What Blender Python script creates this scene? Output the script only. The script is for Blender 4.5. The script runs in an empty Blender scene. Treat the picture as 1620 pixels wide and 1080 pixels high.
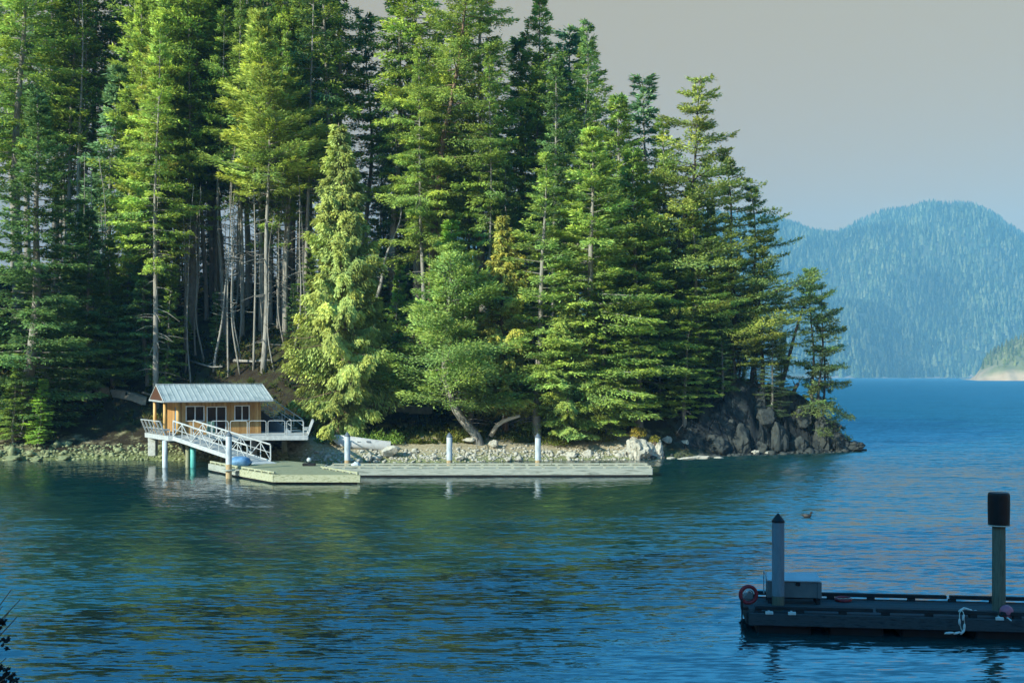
import bpy, math, random
import numpy as np
from mathutils import Vector, Matrix, noise, Euler

SC = bpy.context.scene
COL = SC.collection
R = math.radians
F = 1800.0          # focal length in photo pixels
HZ = 593.0          # horizon row in the photo
CAMZ = 7.0

def at(px, py, Y):
    return Vector(((px - 810) / F * Y, Y, CAMZ - (py - HZ) / F * Y))
def atx(px, Y):
    return (px - 810) / F * Y

# ------------------------------------------------------------------ materials
MATS = {}
def nt_new(name):
    m = bpy.data.materials.new(name); m.use_nodes = True
    nt = m.node_tree; nt.nodes.clear()
    MATS[name] = m
    return m, nt, nt.nodes, nt.links
def N(nt, typ, **kw):
    n = nt.nodes.new(typ)
    for k, v in kw.items():
        if k in n.inputs.keys(): n.inputs[k].default_value = v
        else: setattr(n, k, v)
    return n
def rgb(c): return (c[0], c[1], c[2], 1.0)

def ramp(nt, fac, stops):
    r = nt.nodes.new('ShaderNodeValToRGB')
    el = r.color_ramp.elements
    while len(el) < len(stops): el.new(0.5)
    for e, (p, c) in zip(el, stops):
        e.position = p; e.color = rgb(c)
    nt.links.new(fac, r.inputs[0])
    return r.outputs[0]

def coords(nt, scale=(1, 1, 1)):
    tc = nt.nodes.new('ShaderNodeTexCoord')
    mp = nt.nodes.new('ShaderNodeMapping'); mp.inputs['Scale'].default_value = scale
    nt.links.new(tc.outputs['Object'], mp.inputs[0])
    return mp.outputs[0]

def simple(name, c1, c2, scale=3.0, rough=0.7, stretch=(1, 1, 1), metallic=0.0, bump=0.0, bscale=None, c3=None, detail=6, spec=0.3):
    m, nt, nodes, links = nt_new(name)
    out = N(nt, 'ShaderNodeOutputMaterial'); b = N(nt, 'ShaderNodeBsdfPrincipled')
    b.inputs['Roughness'].default_value = rough; b.inputs['Metallic'].default_value = metallic
    b.inputs['Specular IOR Level'].default_value = spec
    links.new(b.outputs[0], out.inputs[0])
    co = coords(nt, stretch)
    n = N(nt, 'ShaderNodeTexNoise', Scale=scale, Detail=detail, Roughness=0.62)
    links.new(co, n.inputs['Vector'])
    st = [(0.32, c1), (0.68, c2)] if c3 is None else [(0.3, c1), (0.5, c2), (0.7, c3)]
    links.new(ramp(nt, n.outputs[0], st), b.inputs['Base Color'])
    if bump:
        n2 = N(nt, 'ShaderNodeTexNoise', Scale=bscale or scale * 3, Detail=8.0, Roughness=0.7)
        links.new(co, n2.inputs['Vector'])
        bp = N(nt, 'ShaderNodeBump', Strength=1.0, Distance=bump)
        links.new(n2.outputs[0], bp.inputs['Height']); links.new(bp.outputs[0], b.inputs['Normal'])
    return m

# painted / metal / wood
simple('white_aluminium', (.27, .30, .31), (.43, .47, .47), 5, .45, metallic=0.0, bump=.002)
simple('pile_paint', (.25, .31, .34), (.44, .50, .53), 1.5, .5, (2, 2, .5), bump=.004, c3=(.36, .42, .44))
simple('pile_rust', (.20, .12, .05), (.40, .30, .17), 6, .8, bump=.006, c3=(.28, .27, .16))
simple('pile_cap_grey', (.06, .08, .10), (.11, .14, .17), 4, .6)
simple('pile_teal', (.05, .30, .28), (.10, .42, .38), 4, .5, bump=.003)
simple('pile_green_wood', (.16, .17, .10), (.30, .31, .21), 5, .85, (4, 4, .4), bump=.01)
simple('concrete', (.28, .30, .28), (.42, .44, .40), 3, .9, bump=.01, c3=(.22, .25, .20))
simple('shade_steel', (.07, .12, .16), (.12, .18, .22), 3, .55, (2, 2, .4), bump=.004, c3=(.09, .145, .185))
simple('black_plastic', (.002, .003, .004), (.005, .006, .008), 4, .5, bump=.003)
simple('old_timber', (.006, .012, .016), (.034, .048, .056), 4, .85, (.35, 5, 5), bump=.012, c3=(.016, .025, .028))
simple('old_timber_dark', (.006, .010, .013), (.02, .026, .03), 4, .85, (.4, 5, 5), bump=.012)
simple('old_timber_post', (.035, .05, .04), (.11, .125, .095), 5, .85, (5, 5, .3), bump=.012, c3=(.06, .075, .06))
simple('float_black', (.004, .004, .005), (.010, .010, .012), 3, .7)
simple('box_grey', (.06, .095, .11), (.10, .14, .155), 2, .5, bump=.003)
simple('box_lid', (.24, .29, .32), (.33, .38, .41), 2, .4, bump=.002)
simple('red_ring', (.12, .010, .018), (.22, .022, .03), 5, .5)
simple('pink_buoy', (.26, .08, .13), (.38, .13, .18), 4, .5)
simple('white_float', (.36, .42, .42), (.48, .54, .54), 4, .5)
simple('rope', (.3, .3, .27), (.45, .43, .36), 20, .9)
simple('dark_glass', (.006, .008, .010), (.012, .014, .018), 1.5, .08, spec=.25)
simple('blue_door', (.05, .16, .30), (.07, .21, .36), 3, .5)
simple('window_white', (.55, .57, .56), (.68, .70, .68), 4, .5)
simple('blue_tarp', (.07, .17, .30), (.13, .27, .44), 3, .55, bump=.03, bscale=4)
simple('skiff_white', (.40, .43, .46), (.54, .57, .58), 2.2, .45, bump=.002, c3=(.47, .5, .52))
simple('skiff_trim', (.10, .12, .14), (.18, .2, .22), 3, .6)
simple('rail_dock_wood', (.14, .155, .11), (.33, .35, .28), 2.0, .85, (.5, 4, 4), bump=.008, c3=(.22, .24, .18))
simple('float_deck_wood', (.10, .115, .055), (.25, .26, .155), 2.0, .9, (.8, 6, 1), bump=.01, c3=(.17, .18, .10))
simple('fascia_wood', (.085, .105, .09), (.29, .32, .28), 1.1, .85, (.7, .7, 6), bump=.008, c3=(.19, .22, .19))
simple('fascia_mossy', (.11, .13, .055), (.34, .36, .25), 3.2, .9, (1, 1, 3), bump=.012, c3=(.20, .22, .12))
simple('deck_planks', (.24, .25, .24), (.38, .40, .38), 3, .85, (.5, 4, 4), bump=.008)
simple('stair_panel', (.12, .16, .20), (.18, .23, .27), 2.5, .7, (3, 3, .6), bump=.01)
simple('bark', (.07, .065, .055), (.28, .27, .235), 2.2, .95, (3, 3, .45), bump=.035, bscale=5, c3=(.15, .145, .125))
simple('bark_dark', (.03, .026, .022), (.09, .08, .07), 2.2, .95, (3, 3, .45), bump=.035, bscale=5)
simple('bark_brown', (.085, .055, .035), (.22, .16, .11), 2.2, .95, (3, 3, .45), bump=.035, bscale=5, c3=(.14, .10, .07))
simple('dead_wood', (.16, .155, .14), (.33, .32, .285), 3, .9, (3, 3, .4), bump=.015)
simple('driftwood', (.42, .39, .32), (.60, .56, .47), 3, .9, (3, 3, .6), bump=.02)
simple('pale_rock', (.15, .155, .12), (.40, .39, .33), 1.3, .9, bump=.07, bscale=3.2, c3=(.28, .28, .225))
simple('green_rock', (.05, .065, .03), (.24, .27, .14), 1.1, .92, bump=.05, bscale=4, c3=(.11, .14, .065))
simple('dark_shaded_rock', (.008, .011, .013), (.045, .054, .05), .8, .85, bump=.10, bscale=2.4, c3=(.02, .025, .026))  # tone darkened to carry the shade lying on the cliff
simple('duck_brown', (.012, .012, .012), (.03, .028, .025), 20, .8)
simple('duck_white', (.05, .05, .05), (.09, .09, .085), 20, .8)
simple('chair_green', (.10, .22, .18), (.14, .28, .22), 6, .6)
simple('shaded_gable_wood', (.05, .022, .012), (.09, .04, .02), 4, .7, (1, 6, 1))  # darkened to put the roof overhang's shade into the wood colour

# cedar cladding with vertical boards
def cladding(name, c1, c2, c3, width=.14):
    m, nt, nodes, links = nt_new(name)
    out = N(nt, 'ShaderNodeOutputMaterial'); b = N(nt, 'ShaderNodeBsdfPrincipled', Roughness=.55)
    b.inputs['Specular IOR Level'].default_value = .25
    links.new(b.outputs[0], out.inputs[0])
    tc = nt.nodes.new('ShaderNodeTexCoord'); sp = nt.nodes.new('ShaderNodeSeparateXYZ')
    links.new(tc.outputs['Object'], sp.inputs[0])
    ad = N(nt, 'ShaderNodeMath', operation='ADD'); links.new(sp.outputs[0], ad.inputs[0]); links.new(sp.outputs[1], ad.inputs[1])
    dv = N(nt, 'ShaderNodeMath', operation='DIVIDE'); links.new(ad.outputs[0], dv.inputs[0]); dv.inputs[1].default_value = width
    fl = N(nt, 'ShaderNodeMath', operation='FLOOR'); links.new(dv.outputs[0], fl.inputs[0])
    wn = N(nt, 'ShaderNodeTexWhiteNoise', noise_dimensions='1D'); links.new(fl.outputs[0], wn.inputs['W'])
    co = coords(nt, (6, 6, .7)); n = N(nt, 'ShaderNodeTexNoise', Scale=2.2, Detail=6.0); links.new(co, n.inputs[0])
    mx = N(nt, 'ShaderNodeMath', operation='MULTIPLY_ADD'); links.new(n.outputs[0], mx.inputs[0]); mx.inputs[1].default_value = .6
    hf = N(nt, 'ShaderNodeMath', operation='MULTIPLY'); links.new(wn.outputs[0], hf.inputs[0]); hf.inputs[1].default_value = .4
    links.new(hf.outputs[0], mx.inputs[2])
    links.new(ramp(nt, mx.outputs[0], [(.2, c1), (.5, c2), (.8, c3)]), b.inputs['Base Color'])
    fr = N(nt, 'ShaderNodeMath', operation='FRACT'); links.new(dv.outputs[0], fr.inputs[0])
    gp = N(nt, 'ShaderNodeMath', operation='GREATER_THAN'); links.new(fr.outputs[0], gp.inputs[0]); gp.inputs[1].default_value = .1
    bp = N(nt, 'ShaderNodeBump', Strength=1.0, Distance=.02); links.new(gp.outputs[0], bp.inputs['Height']); links.new(bp.outputs[0], b.inputs['Normal'])
    return m
cladding('cedar_cladding', (.22, .105, .034), (.40, .22, .075), (.56, .36, .15))
cladding('log_post', (.45, .27, .09), (.58, .38, .15), (.66, .48, .24), .5)

# ribbed metal roof: seams modelled in the mesh
simple('roof_metal', (.17, .225, .235), (.38, .43, .42), .9, .45, (1, .5, 1), bump=.003, spec=.35, c3=(.28, .33, .335))

# foliage: colour = object colour x per-spray tint
def foliage(name, transl=.35):
    m, nt, nodes, links = nt_new(name)
    out = N(nt, 'ShaderNodeOutputMaterial')
    at_ = N(nt, 'ShaderNodeAttribute', attribute_name='tint')
    oi = N(nt, 'ShaderNodeObjectInfo')
    mx = N(nt, 'ShaderNodeMix', data_type='RGBA', blend_type='MULTIPLY'); mx.inputs[0].default_value = 1.0
    links.new(at_.outputs['Color'], mx.inputs[6]); links.new(oi.outputs['Color'], mx.inputs[7])
    co = coords(nt); n = N(nt, 'ShaderNodeTexNoise', Scale=.35, Detail=3.0); links.new(co, n.inputs[0])
    hs = N(nt, 'ShaderNodeHueSaturation')
    mr = N(nt, 'ShaderNodeMapRange'); mr.inputs['From Min'].default_value = .3; mr.inputs['From Max'].default_value = .7
    mr.inputs['To Min'].default_value = .7; mr.inputs['To Max'].default_value = 1.3
    links.new(n.outputs[0], mr.inputs[0]); links.new(mr.outputs[0], hs.inputs['Value'])
    links.new(mx.outputs[2], hs.inputs['Color'])
    d = N(nt, 'ShaderNodeBsdfDiffuse'); t = N(nt, 'ShaderNodeBsdfTranslucent')
    ms = N(nt, 'ShaderNodeMixShader'); ms.inputs[0].default_value = transl
    links.new(hs.outputs[0], d.inputs[0]); links.new(hs.outputs[0], t.inputs[0])
    links.new(d.outputs[0], ms.inputs[1]); links.new(t.outputs[0], ms.inputs[2]); links.new(ms.outputs[0], out.inputs[0])
    return m
foliage('foliage', .30)
foliage('leafage', .40)

def terrain_mat():
    m, nt, nodes, links = nt_new('headland_ground')
    out = N(nt, 'ShaderNodeOutputMaterial'); b = N(nt, 'ShaderNodeBsdfPrincipled', Roughness=.95)
    b.inputs['Specular IOR Level'].default_value = .15
    links.new(b.outputs[0], out.inputs[0])
    co = coords(nt)
    a = N(nt, 'ShaderNodeAttribute', attribute_name='zone')       # r beach, g grass, b rock (where the shore is sand, turf or stone)
    sp = nt.nodes.new('ShaderNodeSeparateColor'); links.new(a.outputs['Color'], sp.inputs[0])
    n1 = N(nt, 'ShaderNodeTexNoise', Scale=.9, Detail=8.0, Roughness=.65); links.new(co, n1.inputs[0])
    n2 = N(nt, 'ShaderNodeTexNoise', Scale=5.0, Detail=6.0, Roughness=.7); links.new(co, n2.inputs[0])
    floor = ramp(nt, n1.outputs[0], [(.35, (.022, .016, .010)), (.5, (.034, .028, .016)), (.62, (.05, .06, .018)), (.75, (.06, .05, .032))])
    beach = ramp(nt, n2.outputs[0], [(.3, (.19, .165, .10)), (.5, (.35, .305, .20)), (.7, (.45, .41, .30))])
    grass = ramp(nt, n2.outputs[0], [(.3, (.12, .15, .03)), (.55, (.25, .26, .08)), (.75, (.34, .29, .14))])
    rock = ramp(nt, n1.outputs[0], [(.3, (.010, .013, .016)), (.5, (.022, .028, .030)), (.64, (.060, .070, .064)), (.75, (.02, .03, .02))])  # dark stops put the cliff's shade into its rock colour
    def mix(f, c1, c2):
        x = N(nt, 'ShaderNodeMix', data_type='RGBA'); links.new(f, x.inputs[0]); links.new(c1, x.inputs[6]); links.new(c2, x.inputs[7]); return x.outputs[2]
    def sharpen(f):
        ad = N(nt, 'ShaderNodeMath', operation='MULTIPLY_ADD'); links.new(n1.outputs[0], ad.inputs[0]); ad.inputs[1].default_value = 1.2
        s = N(nt, 'ShaderNodeMath', operation='SUBTRACT'); links.new(f, s.inputs[0]); s.inputs[1].default_value = .6
        links.new(s.outputs[0], ad.inputs[2])
        mr = N(nt, 'ShaderNodeMapRange'); mr.inputs['From Min'].default_value = .35; mr.inputs['From Max'].default_value = .65
        links.new(ad.outputs[0], mr.inputs[0]); return mr.outputs[0]
    c = mix(sharpen(sp.outputs[1]), floor, grass)
    c = mix(sharpen(sp.outputs[0]), c, beach)
    c = mix(sharpen(sp.outputs[2]), c, rock)
    # green weed on the wet band just above the water
    tc = nt.nodes.new('ShaderNodeTexCoord'); sz = nt.nodes.new('ShaderNodeSeparateXYZ'); links.new(tc.outputs['Object'], sz.inputs[0])
    mr = N(nt, 'ShaderNodeMapRange'); mr.inputs['From Min'].default_value = .25; mr.inputs['From Max'].default_value = .8
    mr.inputs['To Min'].default_value = .75; mr.inputs['To Max'].default_value = 0
    links.new(sz.outputs[2], mr.inputs[0])
    weed = ramp(nt, n2.outputs[0], [(.3, (.07, .10, .03)), (.7, (.24, .28, .12))])
    inv = N(nt, 'ShaderNodeMath', operation='SUBTRACT'); inv.inputs[0].default_value = 1.0; links.new(sp.outputs[2], inv.inputs[1])
    wf = N(nt, 'ShaderNodeMath', operation='MULTIPLY'); links.new(mr.outputs[0], wf.inputs[0]); links.new(inv.outputs[0], wf.inputs[1])
    c = mix(wf.outputs[0], c, weed)
    links.new(c, b.inputs['Base Color'])
    bp = N(nt, 'ShaderNodeBump', Strength=1.0, Distance=.12); links.new(n2.outputs[0], bp.inputs['Height'])
    # joints and cracks in the bare rock
    cv = coords(nt, (1.0, 1.0, .35)); nd_ = N(nt, 'ShaderNodeTexNoise', Scale=1.2, Detail=4.0); links.new(cv, nd_.inputs[0])
    va = N(nt, 'ShaderNodeVectorMath', operation='ADD'); links.new(cv, va.inputs[0]); links.new(nd_.outputs['Color'], va.inputs[1])
    vo = N(nt, 'ShaderNodeTexVoronoi', feature='DISTANCE_TO_EDGE', Scale=1.1); links.new(va.outputs[0], vo.inputs['Vector'])
    vc = N(nt, 'ShaderNodeTexVoronoi', feature='F1', Scale=1.1); links.new(va.outputs[0], vc.inputs['Vector'])
    mc = N(nt, 'ShaderNodeMapRange'); mc.inputs['From Max'].default_value = .09; links.new(vo.outputs[0], mc.inputs[0])
    hm = N(nt, 'ShaderNodeMath', operation='MULTIPLY_ADD'); links.new(mc.outputs[0], hm.inputs[0]); hm.inputs[1].default_value = .5
    sx_ = nt.nodes.new('ShaderNodeSeparateColor'); links.new(vc.outputs['Color'], sx_.inputs[0]); links.new(sx_.outputs[0], hm.inputs[2])
    hr = N(nt, 'ShaderNodeMath', operation='MULTIPLY'); links.new(hm.outputs[0], hr.inputs[0]); links.new(sp.outputs[2], hr.inputs[1])
    bp2 = N(nt, 'ShaderNodeBump', Strength=1.0, Distance=.30); links.new(hr.outputs[0], bp2.inputs['Height']); links.new(bp.outputs[0], bp2.inputs['Normal']); links.new(bp2.outputs[0], b.inputs['Normal'])
terrain_mat()
simple('path_gravel', (.16, .14, .10), (.28, .25, .19), 3, .95, bump=.02)
simple('bank_ground', (.03, .03, .02), (.07, .07, .04), 1.0, .95, bump=.05)

def far_mat(name, tree_cols, rock_cols, z0, z1, nscale):
    m, nt, nodes, links = nt_new(name)
    out = N(nt, 'ShaderNodeOutputMaterial'); b = N(nt, 'ShaderNodeBsdfPrincipled', Roughness=.95)
    b.inputs['Specular IOR Level'].default_value = .1
    links.new(b.outputs[0], out.inputs[0])
    co = coords(nt); n1 = N(nt, 'ShaderNodeTexNoise', Scale=nscale, Detail=8.0, Roughness=.65); links.new(co, n1.inputs[0])
    n3 = N(nt, 'ShaderNodeTexNoise', Scale=nscale * .22, Detail=5.0, Roughness=.6); links.new(co, n3.inputs[0])
    veg = ramp(nt, n1.outputs[0], [(.3, tree_cols[0]), (.7, tree_cols[1])])
    rock = ramp(nt, n1.outputs[0], [(.3, rock_cols[0]), (.7, rock_cols[1])])
    tc = nt.nodes.new('ShaderNodeTexCoord'); sz = nt.nodes.new('ShaderNodeSeparateXYZ'); links.new(tc.outputs['Object'], sz.inputs[0])
    mr = N(nt, 'ShaderNodeMapRange'); mr.inputs['From Min'].default_value = z0; mr.inputs['From Max'].default_value = z1
    mr.inputs['To Min'].default_value = .22; mr.inputs['To Max'].default_value = -.1
    links.new(sz.outputs[2], mr.inputs[0])
    ad = N(nt, 'ShaderNodeMath', operation='ADD'); links.new(mr.outputs[0], ad.inputs[0]); links.new(n3.outputs[0], ad.inputs[1])
    m2 = N(nt, 'ShaderNodeMapRange'); m2.inputs['From Min'].default_value = .62; m2.inputs['From Max'].default_value = .72
    links.new(ad.outputs[0], m2.inputs[0])
    x = N(nt, 'ShaderNodeMix', data_type='RGBA'); links.new(m2.outputs[0], x.inputs[0]); links.new(veg, x.inputs[6]); links.new(rock, x.inputs[7])
    links.new(x.outputs[2], b.inputs['Base Color'])
far_mat('mountain_ground', ((.03, .05, .03), (.07, .08, .05)), ((.20, .17, .14), (.34, .29, .24)), 3, 22, .012)
far_mat('point_ground', ((.12, .13, .05), (.24, .22, .09)), ((.30, .21, .12), (.50, .37, .23)), 3, 30, .03)

def water_mat():
    m, nt, nodes, links = nt_new('sea_water')
    out = N(nt, 'ShaderNodeOutputMaterial')
    b = N(nt, 'ShaderNodeBsdfPrincipled', Roughness=.02, IOR=2.9)
    b.inputs['Base Color'].default_value = (.003, .028, .030, 1)
    b.inputs['Specular IOR Level'].default_value = .5
    links.new(b.outputs[0], out.inputs[0])
    tc = nt.nodes.new('ShaderNodeTexCoord')
    acc = None
    for (sx, sy, rot, det, amp) in WAVES:
        mp = nt.nodes.new('ShaderNodeMapping'); mp.inputs['Scale'].default_value = (sx, sy, 1); mp.inputs['Rotation'].default_value = (0, 0, rot)
        links.new(tc.outputs['Object'], mp.inputs[0])
        n = N(nt, 'ShaderNodeTexNoise', Scale=1.0, Detail=det, Roughness=.55); links.new(mp.outputs[0], n.inputs[0])
        s = N(nt, 'ShaderNodeVectorMath', operation='SUBTRACT'); links.new(n.outputs['Color'], s.inputs[0]); s.inputs[1].default_value = (.5, .5, .5)
        k = N(nt, 'ShaderNodeVectorMath', operation='MULTIPLY'); links.new(s.outputs[0], k.inputs[0]); k.inputs[1].default_value = (amp * .5, amp, 0)
        if acc is None: acc = k.outputs[0]
        else:
            a = N(nt, 'ShaderNodeVectorMath', operation='ADD'); links.new(acc, a.inputs[0]); links.new(k.outputs[0], a.inputs[1]); acc = a.outputs[0]
    # calm lanes: slow modulation of the ripple height
    n = N(nt, 'ShaderNodeTexNoise', Scale=1.0, Detail=3.0)
    mp = nt.nodes.new('ShaderNodeMapping'); mp.inputs['Scale'].default_value = (.02, .07, 1); links.new(tc.outputs['Object'], mp.inputs[0]); links.new(mp.outputs[0], n.inputs[0])
    mr = N(nt, 'ShaderNodeMapRange'); mr.inputs['From Min'].default_value = .35; mr.inputs['From Max'].default_value = .65
    mr.inputs['To Min'].default_value = .65; mr.inputs['To Max'].default_value = 1.25
    links.new(n.outputs[0], mr.inputs[0])
    # sheltered water close under the far shore, livelier outside the point
    sep = nt.nodes.new('ShaderNodeSeparateXYZ'); links.new(tc.outputs['Object'], sep.inputs[0])
    mrx = N(nt, 'ShaderNodeMapRange', interpolation_type='SMOOTHSTEP'); mrx.inputs['From Min'].default_value = .06; mrx.inputs['From Max'].default_value = .24
    dvx = N(nt, 'ShaderNodeMath', operation='DIVIDE'); links.new(sep.outputs[0], dvx.inputs[0]); links.new(sep.outputs[1], dvx.inputs[1]); links.new(dvx.outputs[0], mrx.inputs[0])
    mry = N(nt, 'ShaderNodeMapRange', interpolation_type='SMOOTHSTEP'); mry.inputs['From Min'].default_value = 40; mry.inputs['From Max'].default_value = 80; mry.inputs['To Min'].default_value = 1; mry.inputs['To Max'].default_value = .28
    links.new(sep.outputs[1], mry.inputs[0])
    mr2 = N(nt, 'ShaderNodeMix', data_type='FLOAT'); links.new(mrx.outputs[0], mr2.inputs[0]); links.new(mry.outputs[0], mr2.inputs[2]); mr2.inputs[3].default_value = .95
    mr3 = N(nt, 'ShaderNodeMapRange', interpolation_type='SMOOTHSTEP'); mr3.inputs['From Min'].default_value = 38; mr3.inputs['From Max'].default_value = 190
    mr3.inputs['To Min'].default_value = 0; mr3.inputs['To Max'].default_value = .5
    links.new(sep.outputs[1], mr3.inputs[0])
    sm = N(nt, 'ShaderNodeMath', operation='ADD'); links.new(mr2.outputs[0], sm.inputs[0]); links.new(mr3.outputs[0], sm.inputs[1])
    pr = N(nt, 'ShaderNodeMath', operation='MULTIPLY'); links.new(sm.outputs[0], pr.inputs[0]); links.new(mr.outputs[0], pr.inputs[1])
    sc = N(nt, 'ShaderNodeVectorMath', operation='SCALE'); links.new(acc, sc.inputs[0]); links.new(pr.outputs[0], sc.inputs['Scale'])
    # wavelets lean on the near shore: back faces hide behind crests, so their tilt is limited
    sv = nt.nodes.new('ShaderNodeSeparateXYZ'); links.new(sc.outputs[0], sv.inputs[0])
    lim = N(nt, 'ShaderNodeMath', operation='MINIMUM'); links.new(sv.outputs[1], lim.inputs[0]); lim.inputs[1].default_value = .055
    off1 = N(nt, 'ShaderNodeMath', operation='MULTIPLY_ADD'); links.new(mr2.outputs[0], off1.inputs[0]); off1.inputs[1].default_value = -.15; links.new(lim.outputs[0], off1.inputs[2])
    far_ = N(nt, 'ShaderNodeMath', operation='MULTIPLY'); links.new(mr3.outputs[0], far_.inputs[0]); links.new(mrx.outputs[0], far_.inputs[1])
    off = N(nt, 'ShaderNodeMath', operation='MULTIPLY_ADD'); links.new(far_.outputs[0], off.inputs[0]); off.inputs[1].default_value = -.42; links.new(off1.outputs[0], off.inputs[2])
    cv = nt.nodes.new('ShaderNodeCombineXYZ'); links.new(sv.outputs[0], cv.inputs[0]); links.new(off.outputs[0], cv.inputs[1])
    a = N(nt, 'ShaderNodeVectorMath', operation='ADD'); links.new(cv.outputs[0], a.inputs[0]); a.inputs[1].default_value = (0, 0, 1)
    nm = N(nt, 'ShaderNodeVectorMath', operation='NORMALIZE'); links.new(a.outputs[0], nm.inputs[0])
    links.new(nm.outputs[0], b.inputs['Normal'])
WAVES = [(1.7, 7.5, .06, 3.5, 1.25), (.40, 2.2, -.08, 3.0, .70), (.05, .25, .05, 2.0, .26)]
water_mat()

# ------------------------------------------------------------------ mesh builder
class MB:
    def __init__(s): s.v = []; s.f = []
    def add(s, vs, fs):
        o = len(s.v); s.v.extend([tuple(v) for v in vs]); s.f.extend([tuple(i + o for i in f) for f in fs]); return s
    def box(s, c, size, rot=None, bev=0.0):
        hx, hy, hz = size[0] / 2, size[1] / 2, size[2] / 2
        m = rot.to_matrix() if rot is not None else Matrix.Identity(3)
        c = Vector(c)
        if bev <= 0 or min(hx, hy, hz) < bev * 1.01:
            vs = [c + m @ Vector((x * hx, y * hy, z * hz)) for z in (-1, 1) for y in (-1, 1) for x in (-1, 1)]
            return s.add(vs, [(0, 2, 3, 1), (4, 5, 7, 6), (0, 1, 5, 4), (2, 6, 7, 3), (0, 4, 6, 2), (1, 3, 7, 5)])
        # chamfered box: rings
        def ring(x, y, z, b):
            return [(-x + b, -y, z), (x - b, -y, z), (x, -y + b, z), (x, y - b, z), (x - b, y, z), (-x + b, y, z), (-x, y - b, z), (-x, -y + b, z)]
        rings = [ring(hx - bev, hy - bev, -hz, bev * .6), ring(hx, hy, -hz + bev, bev), ring(hx, hy, hz - bev, bev), ring(hx - bev, hy - bev, hz, bev * .6)]
        vs = [c + m @ Vector(p) for r_ in rings for p in r_]
        fs = [tuple(range(7, -1, -1)), tuple(range(24, 32))]
        for k in range(3):
            for i in range(8):
                j = (i + 1) % 8; fs.append((k * 8 + i, k * 8 + j, k * 8 + 8 + j, k * 8 + 8 + i))
        return s.add(vs, fs)
    def bar(s, p0, p1, w, h, up=(0, 0, 1)):
        p0, p1 = Vector(p0), Vector(p1); d = (p1 - p0); L = d.length; d.normalize()
        up = Vector(up)
        side = d.cross(up)
        if side.length < 1e-4: side = d.cross(Vector((0, 1, 0)))
        side.normalize(); u = side.cross(d)
        vs = [p + side * a * w / 2 + u * b * h / 2 for p in (p0, p1) for (a, b) in ((-1, -1), (1, -1), (1, 1), (-1, 1))]
        return s.add(vs, [(0, 3, 2, 1), (4, 5, 6, 7), (0, 1, 5, 4), (1, 2, 6, 5), (2, 3, 7, 6), (3, 0, 4, 7)])
    def tube(s, pts, rad, n=8, closed=False, cap=True):
        pts = [Vector(p) for p in pts]
        if not hasattr(rad, '__len__'): rad = [rad] * len(pts)
        vs = []; m = len(pts); prev = None
        for i, p in enumerate(pts):
            a = pts[(i - 1) % m] if (closed or i > 0) else p
            b = pts[(i + 1) % m] if (closed or i < m - 1) else p
            t = (b - a).normalized()
            if prev is None:
                ref = Vector((0, 0, 1)) if abs(t.z) < .9 else Vector((1, 0, 0))
                x = t.cross(ref).normalized()
            else:
                x = (prev - t * prev.dot(t)).normalized()
            prev = x; y = t.cross(x)
            for k in range(n):
                an = 2 * math.pi * k / n
                vs.append(p + (x * math.cos(an) + y * math.sin(an)) * rad[i])
        fs = []
        for i in range(m if closed else m - 1):
            for k in range(n):
                i2 = (i + 1) % m; k2 = (k + 1) % n
                fs.append((i * n + k, i * n + k2, i2 * n + k2, i2 * n + k))
        if cap and not closed:
            fs.append(tuple(range(n - 1, -1, -1))); fs.append(tuple(range((m - 1) * n, m * n)))
        return s.add(vs, fs)
    def lathe(s, c, prof, n=20):
        c = Vector(c); vs = []
        for (r, z) in prof:
            for k in range(n):
                an = 2 * math.pi * k / n; vs.append(c + Vector((r * math.cos(an), r * math.sin(an), z)))
        fs = [(i * n + k, i * n + (k + 1) % n, (i + 1) * n + (k + 1) % n, (i + 1) * n + k) for i in range(len(prof) - 1) for k in range(n)]
        fs.append(tuple(range(n - 1, -1, -1))); fs.append(tuple(range((len(prof) - 1) * n, len(prof) * n)))
        return s.add(vs, fs)
    def prism(s, poly, z0, z1):
        n = len(poly)
        vs = [(x, y, z0) for x, y in poly] + [(x, y, z1) for x, y in poly]
        fs = [tuple(range(n - 1, -1, -1)), tuple(range(n, 2 * n))] + [(i, (i + 1) % n, n + (i + 1) % n, n + i) for i in range(n)]
        return s.add(vs, fs)
    def ball(s, c, r, nu=14, nv=9, sq=(1, 1, 1)):
        c = Vector(c); vs = []; fs = []
        for j in range(nv + 1):
            th = math.pi * j / nv
            for i in range(nu):
                ph = 2 * math.pi * i / nu
                vs.append(c + Vector((sq[0] * r * math.sin(th) * math.cos(ph), sq[1] * r * math.sin(th) * math.sin(ph), sq[2] * r * math.cos(th))))
        for j in range(nv):
            for i in range(nu):
                fs.append((j * nu + i, (j + 1) * nu + i, (j + 1) * nu + (i + 1) % nu, j * nu + (i + 1) % nu))
        return s.add(vs, fs)
    def build(s, name, mat, parent=None, smooth=False, local=False):
        me = bpy.data.meshes.new(name)
        vs = s.v
        if parent is not None and not local:
            l = parent_world(parent); vs = [(a - l.x, b - l.y, c - l.z) for a, b, c in vs]
        me.from_pydata(vs, [], s.f); me.update()
        if smooth:
            me.polygons.foreach_set('use_smooth', [True] * len(me.polygons))
        me.materials.append(MATS[mat] if isinstance(mat, str) else mat)
        o = bpy.data.objects.new(name, me); COL.objects.link(o)
        if parent is not None: o.parent = parent
        return o
def parent_world(p):
    v = Vector((0, 0, 0))
    while p is not None: v += p.location; p = p.parent
    return v
def smooth_by_angle(o, deg=40):
    me = o.data
    me.polygons.foreach_set('use_smooth', [True] * len(me.polygons))
    try: me.set_sharp_from_angle(angle=R(deg))
    except Exception: pass
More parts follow.
